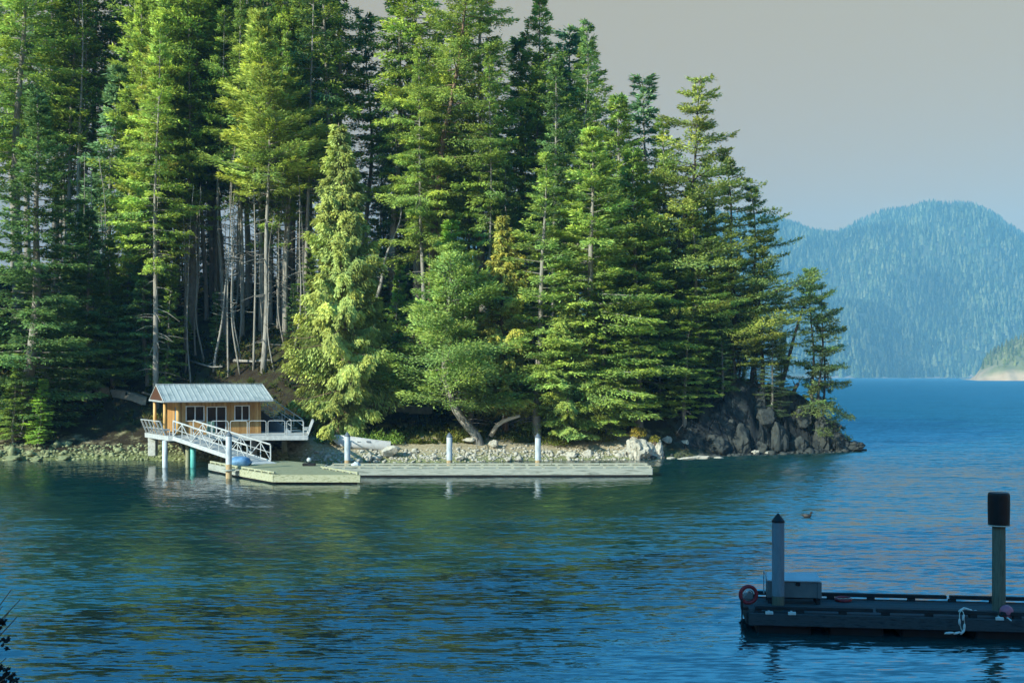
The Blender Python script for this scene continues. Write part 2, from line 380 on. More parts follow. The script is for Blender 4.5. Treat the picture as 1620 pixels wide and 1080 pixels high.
def tag(o, label=None, cat=None, group=None, kind=None):
    if label: o['label'] = label
    if cat: o['category'] = cat
    if group: o['group'] = group
    if kind: o['kind'] = kind
    return o
def thing(name, label, cat, loc=(0, 0, 0), rz=0.0, group=None):
    o = bpy.data.objects.new(name, None); COL.objects.link(o); o.empty_display_size = .3
    o.location = loc; o.rotation_euler = (0, 0, rz)
    return tag(o, label, cat, group)
def copy_tree(o, parent=None):
    c = o.copy(); COL.objects.link(c); c.parent = parent
    for ch in list(o.children): copy_tree(ch, c)
    return c
def mesh_np(name, V, Fq, mat, tint=None, normals=None, attr='tint'):
    """quads or tris from arrays"""
    me = bpy.data.meshes.new(name)
    nv = len(V); nf = len(Fq); k = Fq.shape[1]
    me.vertices.add(nv); me.vertices.foreach_set('co', np.asarray(V, np.float32).ravel())
    me.loops.add(nf * k); me.loops.foreach_set('vertex_index', np.asarray(Fq, np.int32).ravel())
    me.polygons.add(nf); me.polygons.foreach_set('loop_start', np.arange(0, nf * k, k, dtype=np.int32))
    me.update(calc_edges=True)
    me.materials.append(MATS[mat] if isinstance(mat, str) else mat)
    if tint is not None:
        a = me.color_attributes.new(attr, 'FLOAT_COLOR', 'POINT')
        t4 = np.ones((nv, 4), np.float32); t4[:, :3] = tint
        a.data.foreach_set('color', t4.ravel())
    if normals is not None:
        me.polygons.foreach_set('use_smooth', np.ones(nf, bool))
        me.normals_split_custom_set_from_vertices(np.asarray(normals, np.float32).tolist())
    return me

# ------------------------------------------------------------------ terrain
SHORE = [(-170, 52), (-120, 62), (-90, 74), (-70, 84), (-55, 90), (-46, 92.6), (-42, 93.2), (-36, 94), (-30, 93.5), (-24, 92), (-18.2, 90), (-13.5, 90.2), (-10.7, 91), (-5.6, 91.3),
         (-.5, 92.6), (4.7, 93.8), (9.9, 94), (12.5, 95), (15.5, 96), (18.6, 98.2), (21.5, 99.5), (24.6, 100.8), (27.9, 102.2), (30.2, 103.3), (31.3, 104.3), (31.6, 105.5),
         (30.5, 108), (29, 112), (26, 120), (20, 135), (8, 155), (-20, 178), (-60, 195), (-170, 210)]
_S = np.array(SHORE, float)
def shore_dist(X, Y):
    X = np.asarray(X, float); Y = np.asarray(Y, float)
    best = np.full(X.shape, 1e9); inside = np.zeros(X.shape, bool); n = len(_S)
    for i in range(n):
        a = _S[i]; b = _S[(i + 1) % n]; d = b - a; L2 = d @ d
        t = np.clip(((X - a[0]) * d[0] + (Y - a[1]) * d[1]) / L2, 0, 1)
        best = np.minimum(best, np.hypot(X - a[0] - t * d[0], Y - a[1] - t * d[1]))
        c = ((a[1] > Y) != (b[1] > Y))
        with np.errstate(divide='ignore', invalid='ignore'):
            xi = (b[0] - a[0]) * (Y - a[1]) / (b[1] - a[1] + 1e-12) + a[0]
        inside ^= c & (X < xi)
    return np.where(inside, best, -best)
def interp(x, tab):
    xs, ys = zip(*tab); return np.interp(x, xs, ys)
def sstep(t):
    t = np.clip(t, 0, 1); return t * t * (3 - 2 * t)
def nz(x, y, z=0.0): return noise.noise(Vector((x, y, z)))
def fbm(x, y, z=0.0, oct=4):
    v = 0; a = 1
    for k in range(oct):
        v += a * nz(x, y, z); x *= 2.03; y *= 2.03; z *= 2.03; a *= .5
    return v
def ground_arr(X, Y):
    X = np.asarray(X, float); Y = np.asarray(Y, float)
    s = shore_dist(X, Y)
    shp = X.shape; xf = X.ravel(); yf = Y.ravel()
    n1 = np.array([fbm(a * .12, b * .12, 1.3, 5) for a, b in zip(xf, yf)]).reshape(shp)
    cliff = interp(X, [(12, 0), (18, 1)])
    col = np.array([abs(nz(a * .55, b * .25, 7.7)) * 2.4 + 1.3 * abs(nz(a * 1.3, b * .5, 3.1)) + .5 * abs(nz(a * 3.1, b * 1.4, 5.1)) if a > 11 else 0.0 for a, b in zip(xf, yf)]).reshape(shp)
    s2 = s - cliff * col * .75
    Hm = interp(X, [(-90, 20), (-40, 17), (-10, 17), (4, 11.5), (13, 8), (20, 6.6), (26, 5.6), (28.4, 4.2), (29.4, 2.4), (31, 1.2)])
    Ls = interp(X, [(-90, 28), (-8, 27), (6, 20), (13, 10), (17, 4.0), (21, 2.6), (31, 2.2)])
    bh = interp(X, [(-40, 1.0), (-20, 1.0), (-14, 1.7), (3, 1.7), (8, 1.2), (13, .9), (18, .25), (31, .2)])
    bw = interp(X, [(-40, 1.6), (-20, 1.6), (-14, 5.0), (3, 4.6), (8, 3.0), (13, 2.5), (18, .5), (31, .4)])
    b_ = np.clip(s2 / bw, 0, 1)
    h = bh * b_ ** .8 + (Hm - bh) * sstep((s2 - bw * .8) / Ls) ** .85
    amp = .12 + .75 * sstep((s - 3) / 8) * (1 - .55 * cliff)
    h = h + n1 * amp
    h = np.where(s < 0, np.maximum(s * .35, -2.5) - .05 + n1 * .06, np.maximum(h, .02 * s))
    return h, s, cliff
def onground(px, py, lift=.12, y0=92.0, y1=125.0):
    Y = y0
    while Y < y1:
        q = at(px, py, Y)
        if q.z <= gz(q.x, q.y) + lift: return q
        Y += .15
    return q
def gz(x, y):
    h, s, c = ground_arr(np.array([x]), np.array([y])); return float(h[0])

xs = np.concatenate([np.arange(-170, -46, 3.0), np.arange(-46, 11, .5), np.arange(11, 36, .28)])
ys = np.concatenate([np.arange(56, 84, 3.0), np.arange(84, 108, .34), np.arange(108, 130, .8), np.arange(130, 215, 3.0)])
GX, GY = np.meshgrid(xs, ys)
H, S, CL = ground_arr(GX, GY)
nx, ny = len(xs), len(ys)
V = np.stack([GX, GY, H], -1).reshape(-1, 3)
idx = np.arange(nx * ny).reshape(ny, nx)
Q = np.stack([idx[:-1, :-1], idx[:-1, 1:], idx[1:, 1:], idx[1:, :-1]], -1).reshape(-1, 4)
# where the shore is sand, turf or bare rock
beach = np.clip(1.15 - (S - 3.6) / 2.2, 0, 1) * interp(GX, [(-19, .35), (-15, 1), (4, 1), (10, .7), (15, .1)])
grass = sstep((S - 2.6) / 1.5) * (1 - sstep((S - 6.5) / 3)) * interp(GX, [(-16, .2), (-13, .9), (-1, .9), (2, .3), (12, .25), (16, .1)])
rock = np.clip(CL * 1.1 * (1 - sstep((H - 5.2) / 1.5)), 0, 1)
zone = np.stack([beach, grass, rock], -1).reshape(-1, 3)
me = mesh_np('headland', V, Q, 'headland_ground', tint=zone, attr='zone')
me.polygons.foreach_set('use_smooth', np.ones(len(me.polygons), bool))
head = bpy.data.objects.new('headland', me); COL.objects.link(head); tag(head, kind='structure')

# trails pressed into the slope
def path_strip(name, pts, w):
    mb = MB(); vs = []; pp = []
    for (a, b) in zip(pts[:-1], pts[1:]):
        for k in range(12):
            t = k / 12; pp.append((a[0] * (1 - t) + b[0] * t, a[1] * (1 - t) + b[1] * t))
    pp.append(pts[-1])
    for (x, y) in pp:
        z = max(gz(x, y - w / 2), gz(x, y + w / 2), gz(x, y)) + .06
        vs += [(x, y - w / 2, z - .02), (x, y + w / 2, z + .02), (x, y - w / 2 - .3, z - .7)]
    fs = []
    for i in range(len(pp) - 1):
        a = i * 3; fs += [(a, a + 3, a + 4, a + 1), (a + 2, a + 5, a + 3, a)]
    mb.add(vs, fs)
    return tag(mb.build(name, 'path_gravel'), kind='structure')
path_strip('path', [(atx(545, 101), 101), (atx(600, 101.3), 101.3), (atx(685, 101), 101)], 1.1)
path_strip('path', [(atx(70, 104), 104), (atx(150, 103.6), 103.6), (atx(235, 102.2), 102.2)], 1.0)

# near bank under the viewer, rising to a hillside on the left, unseen and shaped to shade the near dock
def near_h(x, y):
    bank = 4.2 * (1 - sstep((y - 1.0) / 9.5)) if y > 1 else 4.2
    bank = bank * (1 - .0 * x)
    hill = 50 * math.exp(-((x + 34) ** 2 + (y + 8) ** 2) / (2 * 13 ** 2))
    return max(float(bank) - .6, -.6) + hill * (1 if y < 18 else max(0, 1 - (y - 18) / 14)) + fbm(x * .15, y * .15, 4.0) * .25 - (0.5 if hill < .5 else 0)
nxs = np.arange(-95, 31, 2.2); nys = np.arange(-60, 36, 1.8)
NV = [(x, y, near_h(x, y)) for y in nys for x in nxs]
ni = np.arange(len(nxs) * len(nys)).reshape(len(nys), len(nxs))
NQ = np.stack([ni[:-1, :-1], ni[:-1, 1:], ni[1:, 1:], ni[1:, :-1]], -1).reshape(-1, 4)
me = mesh_np('hillside', np.array(NV), NQ, 'bank_ground'); me.polygons.foreach_set('use_smooth', np.ones(len(me.polygons), bool))
o = bpy.data.objects.new('hillside', me); COL.objects.link(o); tag(o, kind='structure')

# water and sea bed
mb = MB(); mb.add([(-7000, -400, 0), (7000, -400, 0), (7000, 7000, 0), (-7000, 7000, 0)], [(0, 1, 2, 3)])
tag(mb.build('water', 'sea_water'), kind='structure')

# ------------------------------------------------------------------ trees
def unit(a):
    return a / (np.linalg.norm(a, axis=-1, keepdims=True) + 1e-9)
def tree_axis(H, rng, lean=(0, 0), crook=0.0, bend=None, n=18):
    z = np.linspace(0, H, n); t = z / H
    ox = lean[0] * z; oy = lean[1] * z
    if crook:
        ph = rng.uniform(0, 6.28, 4)
        ox = ox + crook * (np.sin(t * 4.2 + ph[0]) - np.sin(ph[0]) + .4 * np.sin(t * 11 + ph[1]) - .4 * np.sin(ph[1]))
        oy = oy + crook * .6 * (np.sin(t * 3.7 + ph[2]) - np.sin(ph[2]))
    if bend is not None:
        bt, bx = zip(*bend); ox = ox + np.interp(t, bt, bx)
    P = np.stack([ox, oy, z], 1)
    def ax(zz): return np.array([np.interp(zz, z, P[:, 0]), np.interp(zz, z, P[:, 1]), zz])
    return P, ax
def diamonds(P, D, Nn, Ln, Wd, Cn, tint):
    """pointed sprays: base, two shoulders, tip; faces turned towards Cn"""
    D = unit(D); W = unit(np.cross(D, Nn)); G = np.cross(W, D)
    flip = np.where((G * Cn).sum(1) < 0, -1.0, 1.0)[:, None]; W = W * flip
    L = Ln[:, None]; w = Wd[:, None] * .5
    V = np.stack([P, P + D * L * .5 + W * w, P + D * L, P + D * L * .5 - W * w], 1)
    n = len(P); Q = np.arange(n * 4).reshape(n, 4)
    nm = unit(unit(np.cross(W, D)) * .45 + Cn * .75)
    return V.reshape(-1, 3), Q, np.repeat(nm, 4, 0), np.repeat(tint, 4, 0)
def conifer(name, seed, H=30, Rm=3.6, cb=.3, nb=110, prof=None, elev=(-.15, .75), sag=.18, tip=.12, spray=.46, wd=.15, step=.30, mult=2.6,
            hang=0.12, fan=.85, lean=(0, 0), crook=.25, bend=None, asym=(0, 0), tr=.30, dead=14, gap=.12, hue=.07, plate=0.0, limb_r=.035, bark='bark', round_=0.0, irregular=.3, side_len=.42):
    rng = np.random.default_rng(seed)
    AX, ax = tree_axis(H, rng, lean, crook, bend)
    prof = prof or (lambda t: (1 - t) ** .8 * (.55 + .45 * min(1, t / .25)) + .03)
    wood = MB()
    rad = [max(.025, tr * (1 - .93 * (i / (len(AX) - 1)) ** .9) * (1.25 if i == 0 else 1)) for i in range(len(AX))]
    wood.tube([Vector(p) - Vector((0, 0, 1.2 if i == 0 else 0)) for i, p in enumerate(AX)], rad, 8)
    bP = []; bD = []; bN = []; bL = []; bW = []; bC = []; bT = []
    # bulges: some sectors carry long limbs and others almost none
    for i in range(nb):
        t = ((i + rng.random()) / nb)
        t = min(.985, t)
        z = H * (cb + (1 - cb) * t)
        if plate: z = H * (cb + (1 - cb) * min(.985, (round(t * plate) + rng.normal() * .22) / plate)); 
        z = min(z, H * .99)
        az = i * 2.39996 + rng.normal() * .5
        dirv = np.array([math.cos(az), math.sin(az), 0.0])
        lump = 1 + irregular * noise.noise(Vector((math.cos(az) * 1.3 + seed, math.sin(az) * 1.3, z * .28)))* 2.0
        L = Rm * prof(t) * rng.uniform(.65, 1.12) * max(.25, lump) * max(.2, 1 + asym[0] * dirv[0] + asym[1] * dirv[1])
        if rng.random() < gap: L *= .45
        L = max(L, .35)
        el = elev[0] + (elev[1] - elev[0]) * t ** 1.5 + rng.normal() * .12
        base = ax(z)
        n = max(3, int(L / step)); u = (np.arange(n) + rng.random(n) * .8) / n
        u = np.clip(.14 + .86 * u, 0, 1)
        def curve(u):
            u = np.asarray(u)[..., None]
            return base + L * (u * math.cos(el) * dirv + np.array([0, 0, 1.0]) * (u * math.sin(el) - sag * u ** 1.6 + tip * u ** 3.2))
        P = curve(u); T = unit(curve(np.minimum(u + .05, 1.08)) - P)
        wp = curve(np.array([0, .35, .7, .95])); lr = limb_r * (.5 + L / 3.5)
        wood.tube(wp, [lr, lr * .75, lr * .45, .008], 4, cap=False)
        S = unit(np.cross(T, np.array([0, 0, 1.0])))
        m = int(n * mult * 16)
        iu = rng.integers(0, n, m); sd = np.where(rng.random(m) < .5, -1.0, 1.0)[:, None]
        bl = (side_len * L * (1 - .75 * u[iu]) * np.minimum(1, .35 + u[iu] * 2.2) + .18)
        q = rng.random(m) ** .8
        fwd = rng.uniform(.45, 1.1, m)[:, None]
        BD = unit(T[iu] * fwd + S[iu] * sd * fan + np.array([0, 0, -hang]) + rng.normal(size=(m, 3)) * .16)
        if round_: BD = unit(BD + rng.normal(size=(m, 3)) * round_)
        PP = P[iu] + BD * (q * bl)[:, None] + np.array([0, 0, -1.0]) * (hang * (q * bl) ** 1.5)[:, None] + rng.normal(size=(m, 3)) * .05
        SD = unit(BD * .8 + T[iu] * .35 + rng.normal(size=(m, 3)) * .33 + np.array([0, 0, -hang * 1.2]))
        Nn = unit(np.array([0, 0, 1.0]) * max(.15, .8 - hang) + dirv * hang + rng.normal(size=(m, 3)) * .42)
        out = PP - np.array([base[0], base[1], 0]); out[:, 2] = 0; out = unit(out)
        C = unit(out * .62 + np.array([0, 0, .55]) + (PP - P[iu]) * .25 + rng.normal(size=(m, 3)) * .25)
        Ln = spray * .58 * rng.uniform(.5, 1.35, m); Wd = wd * .60 * rng.uniform(.7, 1.35, m)
        v = rng.normal(1, .16) * (1 + rng.normal(size=m) * .14); y = rng.normal(0, hue) + rng.normal(size=m) * hue * .6
        # tips of the shoots are younger and yellower
        y = y + .16 * (u[iu] > .75)
        tint = np.clip(np.stack([v * (1 + y), v * (1 + y * .35), v * (1 - y * .6)], 1), .25, 2.2)
        bP.append(PP); bD.append(SD); bN.append(Nn); bL.append(Ln); bW.append(Wd); bC.append(C); bT.append(tint)
    # leader
    for i in range(dead):
        z = H * rng.uniform(.08 if cb > .2 else .02, max(cb + .06, .12)); az = rng.uniform(0, 6.28); L = rng.uniform(.5, 2.3)
        b = ax(z); d = np.array([math.cos(az), math.sin(az), rng.uniform(-.45, .1)])
        wood.tube([b, b + d * L * .5, b + d * L + np.array([0, 0, -.15 * L])], [.035, .024, .007], 4, cap=False)
    cat = lambda a: np.concatenate(a, 0)
    V, Q, NM, TN = diamonds(cat(bP), cat(bD), cat(bN), cat(bL), cat(bW), cat(bC), cat(bT))
    me = mesh_np('crown', V, Q, 'foliage', TN, NM)
    tm = bpy.data.meshes.new('trunk'); tm.from_pydata(wood.v, [], wood.f); tm.polygons.foreach_set('use_smooth', [True] * len(tm.polygons)); tm.materials.append(MATS[bark]); tm.update()
    return dict(crown=me, trunk=tm, H=H, name=name)
def snag(seed, H=30, tr=.2, nbr=46, brl=1.6, crook=.15, lean=(0, 0), mat='dead_wood'):
    rng = np.random.default_rng(seed); AX, ax = tree_axis(H, rng, lean, crook)
    w = MB(); n = len(AX)
    w.tube([Vector(p) for p in AX], [max(.03, tr * (1 - .88 * i / (n - 1))) for i in range(n)], 8)
    for i in range(nbr):
        z = H * rng.uniform(.25, .99); az = rng.uniform(0, 6.28); L = brl * (1.1 - z / H) * rng.uniform(.3, 1.3) + .2
        b = ax(z); d = np.array([math.cos(az), math.sin(az), rng.uniform(-.2, .35)])
        w.tube([b, b + d * L * .55, b + d * L + np.array([0, 0, .12 * L])], [.035, .022, .006], 4, cap=False)
    tm = bpy.data.meshes.new('trunk'); tm.from_pydata(w.v, [], w.f); tm.materials.append(MATS[mat]); tm.update()
    tm.polygons.foreach_set('use_smooth', [True] * len(tm.polygons))
    return dict(crown=None, trunk=tm, H=H, name='dead_tree')

cone = lambda p=.9, s=.2: (lambda t: (1 - t) ** p * (.5 + .5 * min(1, t / s)) + .02)
PR = {}
PR['fir_a'] = conifer('fir_tree', 11, 32, 3.9, .34, 118, tr=.34, lean=(.004, 0))
PR['fir_b'] = conifer('fir_tree', 12, 31, 3.5, .42, 105, tr=.30, elev=(-.25, .7), irregular=.4)
PR['fir_c'] = conifer('fir_tree', 13, 30, 4.3, .25, 120, tr=.36, elev=(-.1, .6), gap=.2, irregular=.42)
PR['fir_d'] = conifer('fir_tree', 14, 33, 3.3, .48, 96, tr=.28, sag=.25, irregular=.35)
PR['dense_a'] = conifer('fir_tree', 21, 29, 4.6, .05, 170, tr=.34, elev=(-.12, .8), gap=.08, dead=6, irregular=.34, mult=3)
PR['dense_b'] = conifer('fir_tree', 22, 24, 4.0, .06, 150, tr=.28, elev=(-.2, .75), gap=.1, dead=6, irregular=.34, mult=3)
PR['open_a'] = conifer('fir_tree', 23, 27, 4.2, .10, 120, tr=.30, elev=(-.1, .55), gap=.2, dead=12, irregular=.45, sag=.12, mult=2.6)
PR['bright'] = conifer('larch_tree', 31, 27, 3.3, .50, 125, prof=cone(.8, .12), tr=.15, elev=(.1, 1.0), sag=.05, spray=.42, wd=.11, mult=3.4, step=.26, dead=20, irregular=.25, hue=.08)
PR['cedar'] = conifer('cedar_tree', 41, 25, 4.1, .05, 235, prof=lambda t: (1 - t) ** .72 * (.50 + .5 * min(1, t / .22)) + .03, tr=.34, elev=(-.15, .95), sag=.42, tip=.30, spray=.52, wd=.17,
                      hang=.75, fan=.6, mult=3.4, dead=4, gap=.04, hue=.06, bark='bark_brown', irregular=.24, step=.26)
PR['cedar_b'] = conifer('cedar_tree', 42, 22, 3.9, .13, 150, prof=lambda t: (1 - t) ** .7 * (.7 + .3 * min(1, t / .15)) + .04, tr=.32, elev=(-.1, .8), sag=.35, tip=.25, spray=.5, wd=.17,
                        hang=.62, fan=.7, mult=3, dead=6, gap=.12, hue=.09, bark='bark_brown', irregular=.42)
PR['thin'] = conifer('fir_tree', 51, 22, 2.1, .30, 74, tr=.17, elev=(.0, .6), gap=.3, mult=2, dead=12, irregular=.4)
PR['young'] = conifer('fir_tree', 52, 16, 2.3, .08, 92, tr=.15, elev=(-.1, .7), mult=2.4, dead=5)
PR['slender_a'] = conifer('fir_tree', 61, 30, 2.9, .36, 96, tr=.22, dead=34, gap=.18, irregular=.4, mult=2)
PR['slender_b'] = conifer('fir_tree', 62, 29, 2.7, .42, 84, tr=.19, dead=40, gap=.22, irregular=.4, mult=2, crook=.4)
PR['slender_c'] = conifer('fir_tree', 63, 27, 3.1, .28, 96, tr=.21, dead=28, gap=.2, irregular=.45, mult=2)
PR['slender_d'] = conifer('fir_tree', 64, 30, 2.8, .58, 66, tr=.21, dead=46, gap=.2, irregular=.4, mult=2, crook=.3)
PR['big'] = conifer('fir_tree', 71, 38, 5.4, .26, 150, tr=.40, elev=(-.2, .5), sag=.15, gap=.2, irregular=.5, dead=10, bend=[(0, 0), (.3, .25), (.5, .9), (.62, 1.9), (.72, 2.5), (.85, 2.9), (1, 3.1)], mult=3, bark='bark_brown', crook=.1,
                    prof=lambda t: (1 - t) ** .55 * (.65 + .35 * min(1, t / .2)) + .05)
PR['pine'] = conifer('pine_tree', 81, 25, 5.2, .20, 130, prof=lambda t: (1 - t) ** .6 * (.6 + .4 * min(1, t / .3)) + .06, plate=15, elev=(-.05, .35), sag=.02, tip=.10, tr=.27, gap=.15, irregular=.4,
                     bend=[(0, 0), (.3, .1), (.5, .3), (.6, .9), (.7, 1.3), (1, 1.5)], crook=.15, dead=10, hang=.0, spray=.4, bark='bark_dark')
PR['wind_a'] = conifer('pine_tree', 82, 20, 4.0, .16, 120, plate=15, elev=(-.1, .35), sag=.0, tip=.14, tr=.22, asym=(.75, -.1), crook=.35, gap=.34, irregular=.62, dead=16, hang=0, spray=.4, bark='bark_dark', mult=2.0)
PR['wind_b'] = conifer('pine_tree', 83, 15, 3.7, .14, 96, plate=12, elev=(-.1, .4), sag=.0, tip=.12, tr=.19, asym=(.6, 0), lean=(.05, 0), crook=.3, gap=.34, irregular=.65, dead=14, hang=0, spray=.38, bark='bark_dark', mult=2.0)
PR['lean_pine'] = conifer('pine_tree', 84, 11.5, 2.1, .62, 34, prof=lambda t: .9 - .55 * t, plate=5, elev=(-.1, .7), sag=.0, tr=.24, lean=(.22, 0), crook=.12, dead=9, spray=.36, hang=0, mult=2, bark='bark_dark')
PR['point_pine'] = conifer('pine_tree', 85, 13, 2.3, .12, 56, prof=lambda t: (1 - t) ** .6 * .9 + .12, plate=8, elev=(-.15, .5), sag=.0, tr=.15, asym=(.35, 0), crook=.15, dead=10, spray=.36, hang=0, mult=1.8, gap=.34, irregular=.65, bark='bark_dark')
PR['droop_pine'] = conifer('pine_tree', 86, 9, 3.0, .10, 52, prof=lambda t: (1 - t) ** .5 + .05, plate=6, elev=(-.45, .4), sag=.1, tip=.15, tr=.17, asym=(.45, -.2), crook=.2, dead=8, spray=.36, hang=0, mult=2.6, gap=.34, irregular=.45, bark='bark_dark')
PR['lean_fir'] = conifer('leaning_tree', 91, 15.5, 3.7, .19, 130, prof=lambda t: (1 - t) ** .62 * (.7 + .45 * min(1, t / .12)) + .06, tr=.30, elev=(.12, .6), sag=.12, spray=.36, wd=.14, mult=4.2, round_=.22,
                         bend=[(0, 0), (.07, -.7), (.14, -1.45), (.22, -1.9), (.35, -2.2), (1, -1.7)], crook=.1, dead=5, irregular=.5, gap=.15, hang=.05, side_len=.5, bark='bark')
PR['snag'] = snag(95, 31, .2, 60)
PR['pole'] = dict(snag(97, 18, .11, 22, .9, .25, mat='bark'), name='dead_tree')
PR['pole_b'] = dict(snag(98, 18, .09, 30, .8, .4, (.02, 0), mat='bark'), name='dead_tree')
PR['snag_b'] = snag(96, 16, .12, 26, 1.0, .3, (.06, 0))

def place(proto, px, Y, top=None, pb=None, label='', cat='tree', group=None, tint=(.10, .15, .04), w=1.0, H=None, rz=None, name=None, sink=.15, topx=None):
    """stand a tree where column px meets the ground at depth Y, its tip reaching photo row top"""
    pr = PR[proto]; x = atx(px, Y); z = gz(x, Y) - sink
    if H is None: H = CAMZ - (top - HZ) / F * Y - z
    s = H / pr['H']
    t = thing(name or pr['name'], label, cat, (x, Y, z), random.uniform(0, 6.28) if rz is None else rz, group)
    w *= 1.12 if pr['name'] == 'pine_tree' else 1.0 if group else 1.45 if 840 < px < 1120 else 1.2
    t.scale = (s * w, s * w, s)
    tr = bpy.data.objects.new('trunk', pr['trunk']); COL.objects.link(tr); tr.parent = t
    if pr['crown'] is not None:
        cr = bpy.data.objects.new('crown', pr['crown']); COL.objects.link(cr); cr.parent = t
        cr.color = (tint[0] * 1.70, tint[1] * 1.60, tint[2] * 2.0, 1)
    return t

random.seed(5)
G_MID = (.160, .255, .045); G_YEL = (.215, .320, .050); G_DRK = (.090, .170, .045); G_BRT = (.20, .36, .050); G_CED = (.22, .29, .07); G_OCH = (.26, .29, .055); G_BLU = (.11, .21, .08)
def T(*a, **k): return place(*a, **k)
# front row and landmark trees, left to right (photo column, depth, photo row of the tip)
T('dense_a', 42, 97.5, 142, label='broad dense dark fir at far left of shore, crown reaching nearly to water', tint=G_DRK, w=1.35, rz=.4)  # dark tint stands in for the shade inside this crown
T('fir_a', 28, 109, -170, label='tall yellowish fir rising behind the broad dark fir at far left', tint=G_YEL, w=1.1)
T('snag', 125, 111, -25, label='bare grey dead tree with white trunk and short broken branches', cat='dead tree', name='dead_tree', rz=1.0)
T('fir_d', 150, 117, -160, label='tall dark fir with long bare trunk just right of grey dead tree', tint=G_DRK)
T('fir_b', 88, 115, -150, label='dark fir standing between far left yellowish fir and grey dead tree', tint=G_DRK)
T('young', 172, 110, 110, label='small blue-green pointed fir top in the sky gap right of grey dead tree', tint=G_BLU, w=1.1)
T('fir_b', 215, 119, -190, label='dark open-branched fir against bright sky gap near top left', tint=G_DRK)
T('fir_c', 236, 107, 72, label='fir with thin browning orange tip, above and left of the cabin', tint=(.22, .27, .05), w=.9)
T('fir_a', 262, 108.5, -80, label='yellow-green fir right beside the browning tipped fir', tint=G_YEL, w=.85)
T('fir_a', 302, 111, -190, label='very tall light green fir directly above the cabin roof', tint=G_YEL, w=1.1, rz=2.0)
T('fir_c', 352, 116, -170, label='tall mid-green fir between cabin-top fir and the bright conical larch', tint=G_MID)
T('bright', 415, 103.2, 20, label='bright lime green conical tree with feathery crown and bare pale trunk', tint=(.23, .31, .055), w=1.28, rz=.5)
T('fir_d', 452, 108, 68, label='narrow yellowish fir pressed against right side of lime green cone', tint=G_YEL, w=.95)
T('fir_c', 490, 118, -150, label='tall shaded fir between the lime green cone and the golden cedar tip', tint=G_MID)
T('fir_d', 527, 113, -130, label='tall dark fir whose pale trunk shows straight above the golden cedar tip', tint=G_DRK, w=1.1)
T('thin', 577, 116, 28, label='thin sparse fir alone against the sky gap near top centre', tint=G_BLU, w=1.2)
T('cedar', 535, 95.0, 196, label='golden green drooping cedar standing alone beside cabin deck', tint=G_CED, w=1.0, rz=.3, cat='cedar')
T('fir_b', 622, 112, -90, label='fir with ragged left edge bordering the sky gap near top centre', tint=G_MID, w=1.05)
T('fir_a', 660, 113, -160, label='tall light green fir behind left flank of crooked trunk fir', tint=G_YEL)
T('big', 682, 107, -110, label='huge fir with crooked dark bent trunk visible through its crown', tint=(.18, .26, .045), w=.95, rz=0)
T('fir_c', 770, 110, -70, label='tall fir with straight pale trunk right of crooked trunk fir', tint=G_MID, w=1.0)
T('dense_b', 815, 114, 60, label='dark bushy fir filling space between two tallest central firs', tint=G_DRK, w=1.1)
T('fir_a', 860, 113, -5, label='tallest pointed fir at right edge of big sky-topped group', tint=G_MID, w=.92, rz=1.2)
T('thin', 905, 119, 52, label='small pale fir spire just right of the tallest pointed fir', tint=G_BLU, w=1.3)
T('fir_c', 935, 112, 68, label='fir with drooping right-hand branches stepping down towards sea', tint=G_MID, w=1.0)
T('lean_fir', 768, 95.3, 388, label='leaning tree with curved bare trunk over gravel beach, rounded bright crown', tint=(.17, .27, .06), w=1.15, rz=0, cat='tree')
T('cedar_b', 800, 98.5, 340, label='ochre yellow cedar behind the leaning beach tree', tint=G_OCH, w=.95, cat='cedar')
T('open_a', 850, 97.2, 242, label='yellow-green fir with thin pale trunk behind third dock piling', tint=(.20, .30, .06), w=1.02, rz=.9)
T('dense_b', 925, 98.5, 205, label='broad conical yellow-green fir above dock end', tint=(.19, .29, .055), w=1.08, rz=2.2)
T('cedar_b', 893, 96.6, 470, label='low bushy yellow-green cedar beneath the conical fir over dock end', tint=(.20, .29, .06), w=1.15, cat='cedar')
T('dense_b', 985, 104, 150, label='dark green fir peak left of the slim pale spire', tint=G_MID, w=1.0)
T('thin', 1010, 109, 124, label='slim pale blue-green spire standing clear above dark neighbours', tint=G_BLU, w=1.25)
T('dense_b', 1010, 100, 235, label='mid-green fir directly behind shrub topped rock', tint=G_MID, w=1.0)
T('fir_c', 1050, 105, 185, label='fir in shade just left of flat-topped layered pine', tint=G_MID, w=.95)
T('pine', 1072, 103, 124, label='tall flat-topped pine with open layered branches and crooked dark trunk', tint=(.19, .25, .05), w=1.12, rz=0, cat='pine')
T('open_a', 1105, 102.5, 290, label='dense dark fir below and right of the layered pine crown', tint=G_MID, w=.95)
T('wind_a', 1150, 104, 238, label='wind-swept pine, tallest on cliff, branches streaming seaward', tint=(.15, .22, .05), w=1.05, rz=0, cat='pine')
T('wind_a', 1188, 105, 285, label='second wind-swept pine from layered pine, long branches over cliff', tint=(.13, .20, .05), w=1.0, rz=.15, cat='pine')
T('wind_b', 1205, 104, 365, label='shorter bright wind-swept pine in front of cliff-edge group', tint=(.20, .27, .055), w=1.05, rz=-.1, cat='pine')
T('wind_b', 1160, 103, 400, label='bushy pine low at cliff top with pale forked trunk', tint=(.18, .25, .05), w=1.05, rz=.2, cat='pine')
T('lean_pine', 1234, 104.3, 436, label='dark pine trunk leaning steeply right on the cliff edge', tint=G_DRK, w=1.0, rz=0, cat='pine')
T('point_pine', 1284, 105, 428, label='slim upright dark pine near outer cliff edge', tint=G_DRK, w=1.0, rz=0, cat='pine')  # point pines tinted darker in place of shade from neighbouring trees
T('point_pine', 1302, 104.8, 455, label='dark pine on outermost cliff ledge, thin crown against blue hill', tint=(.085, .14, .045), w=.85, rz=.3, cat='pine')
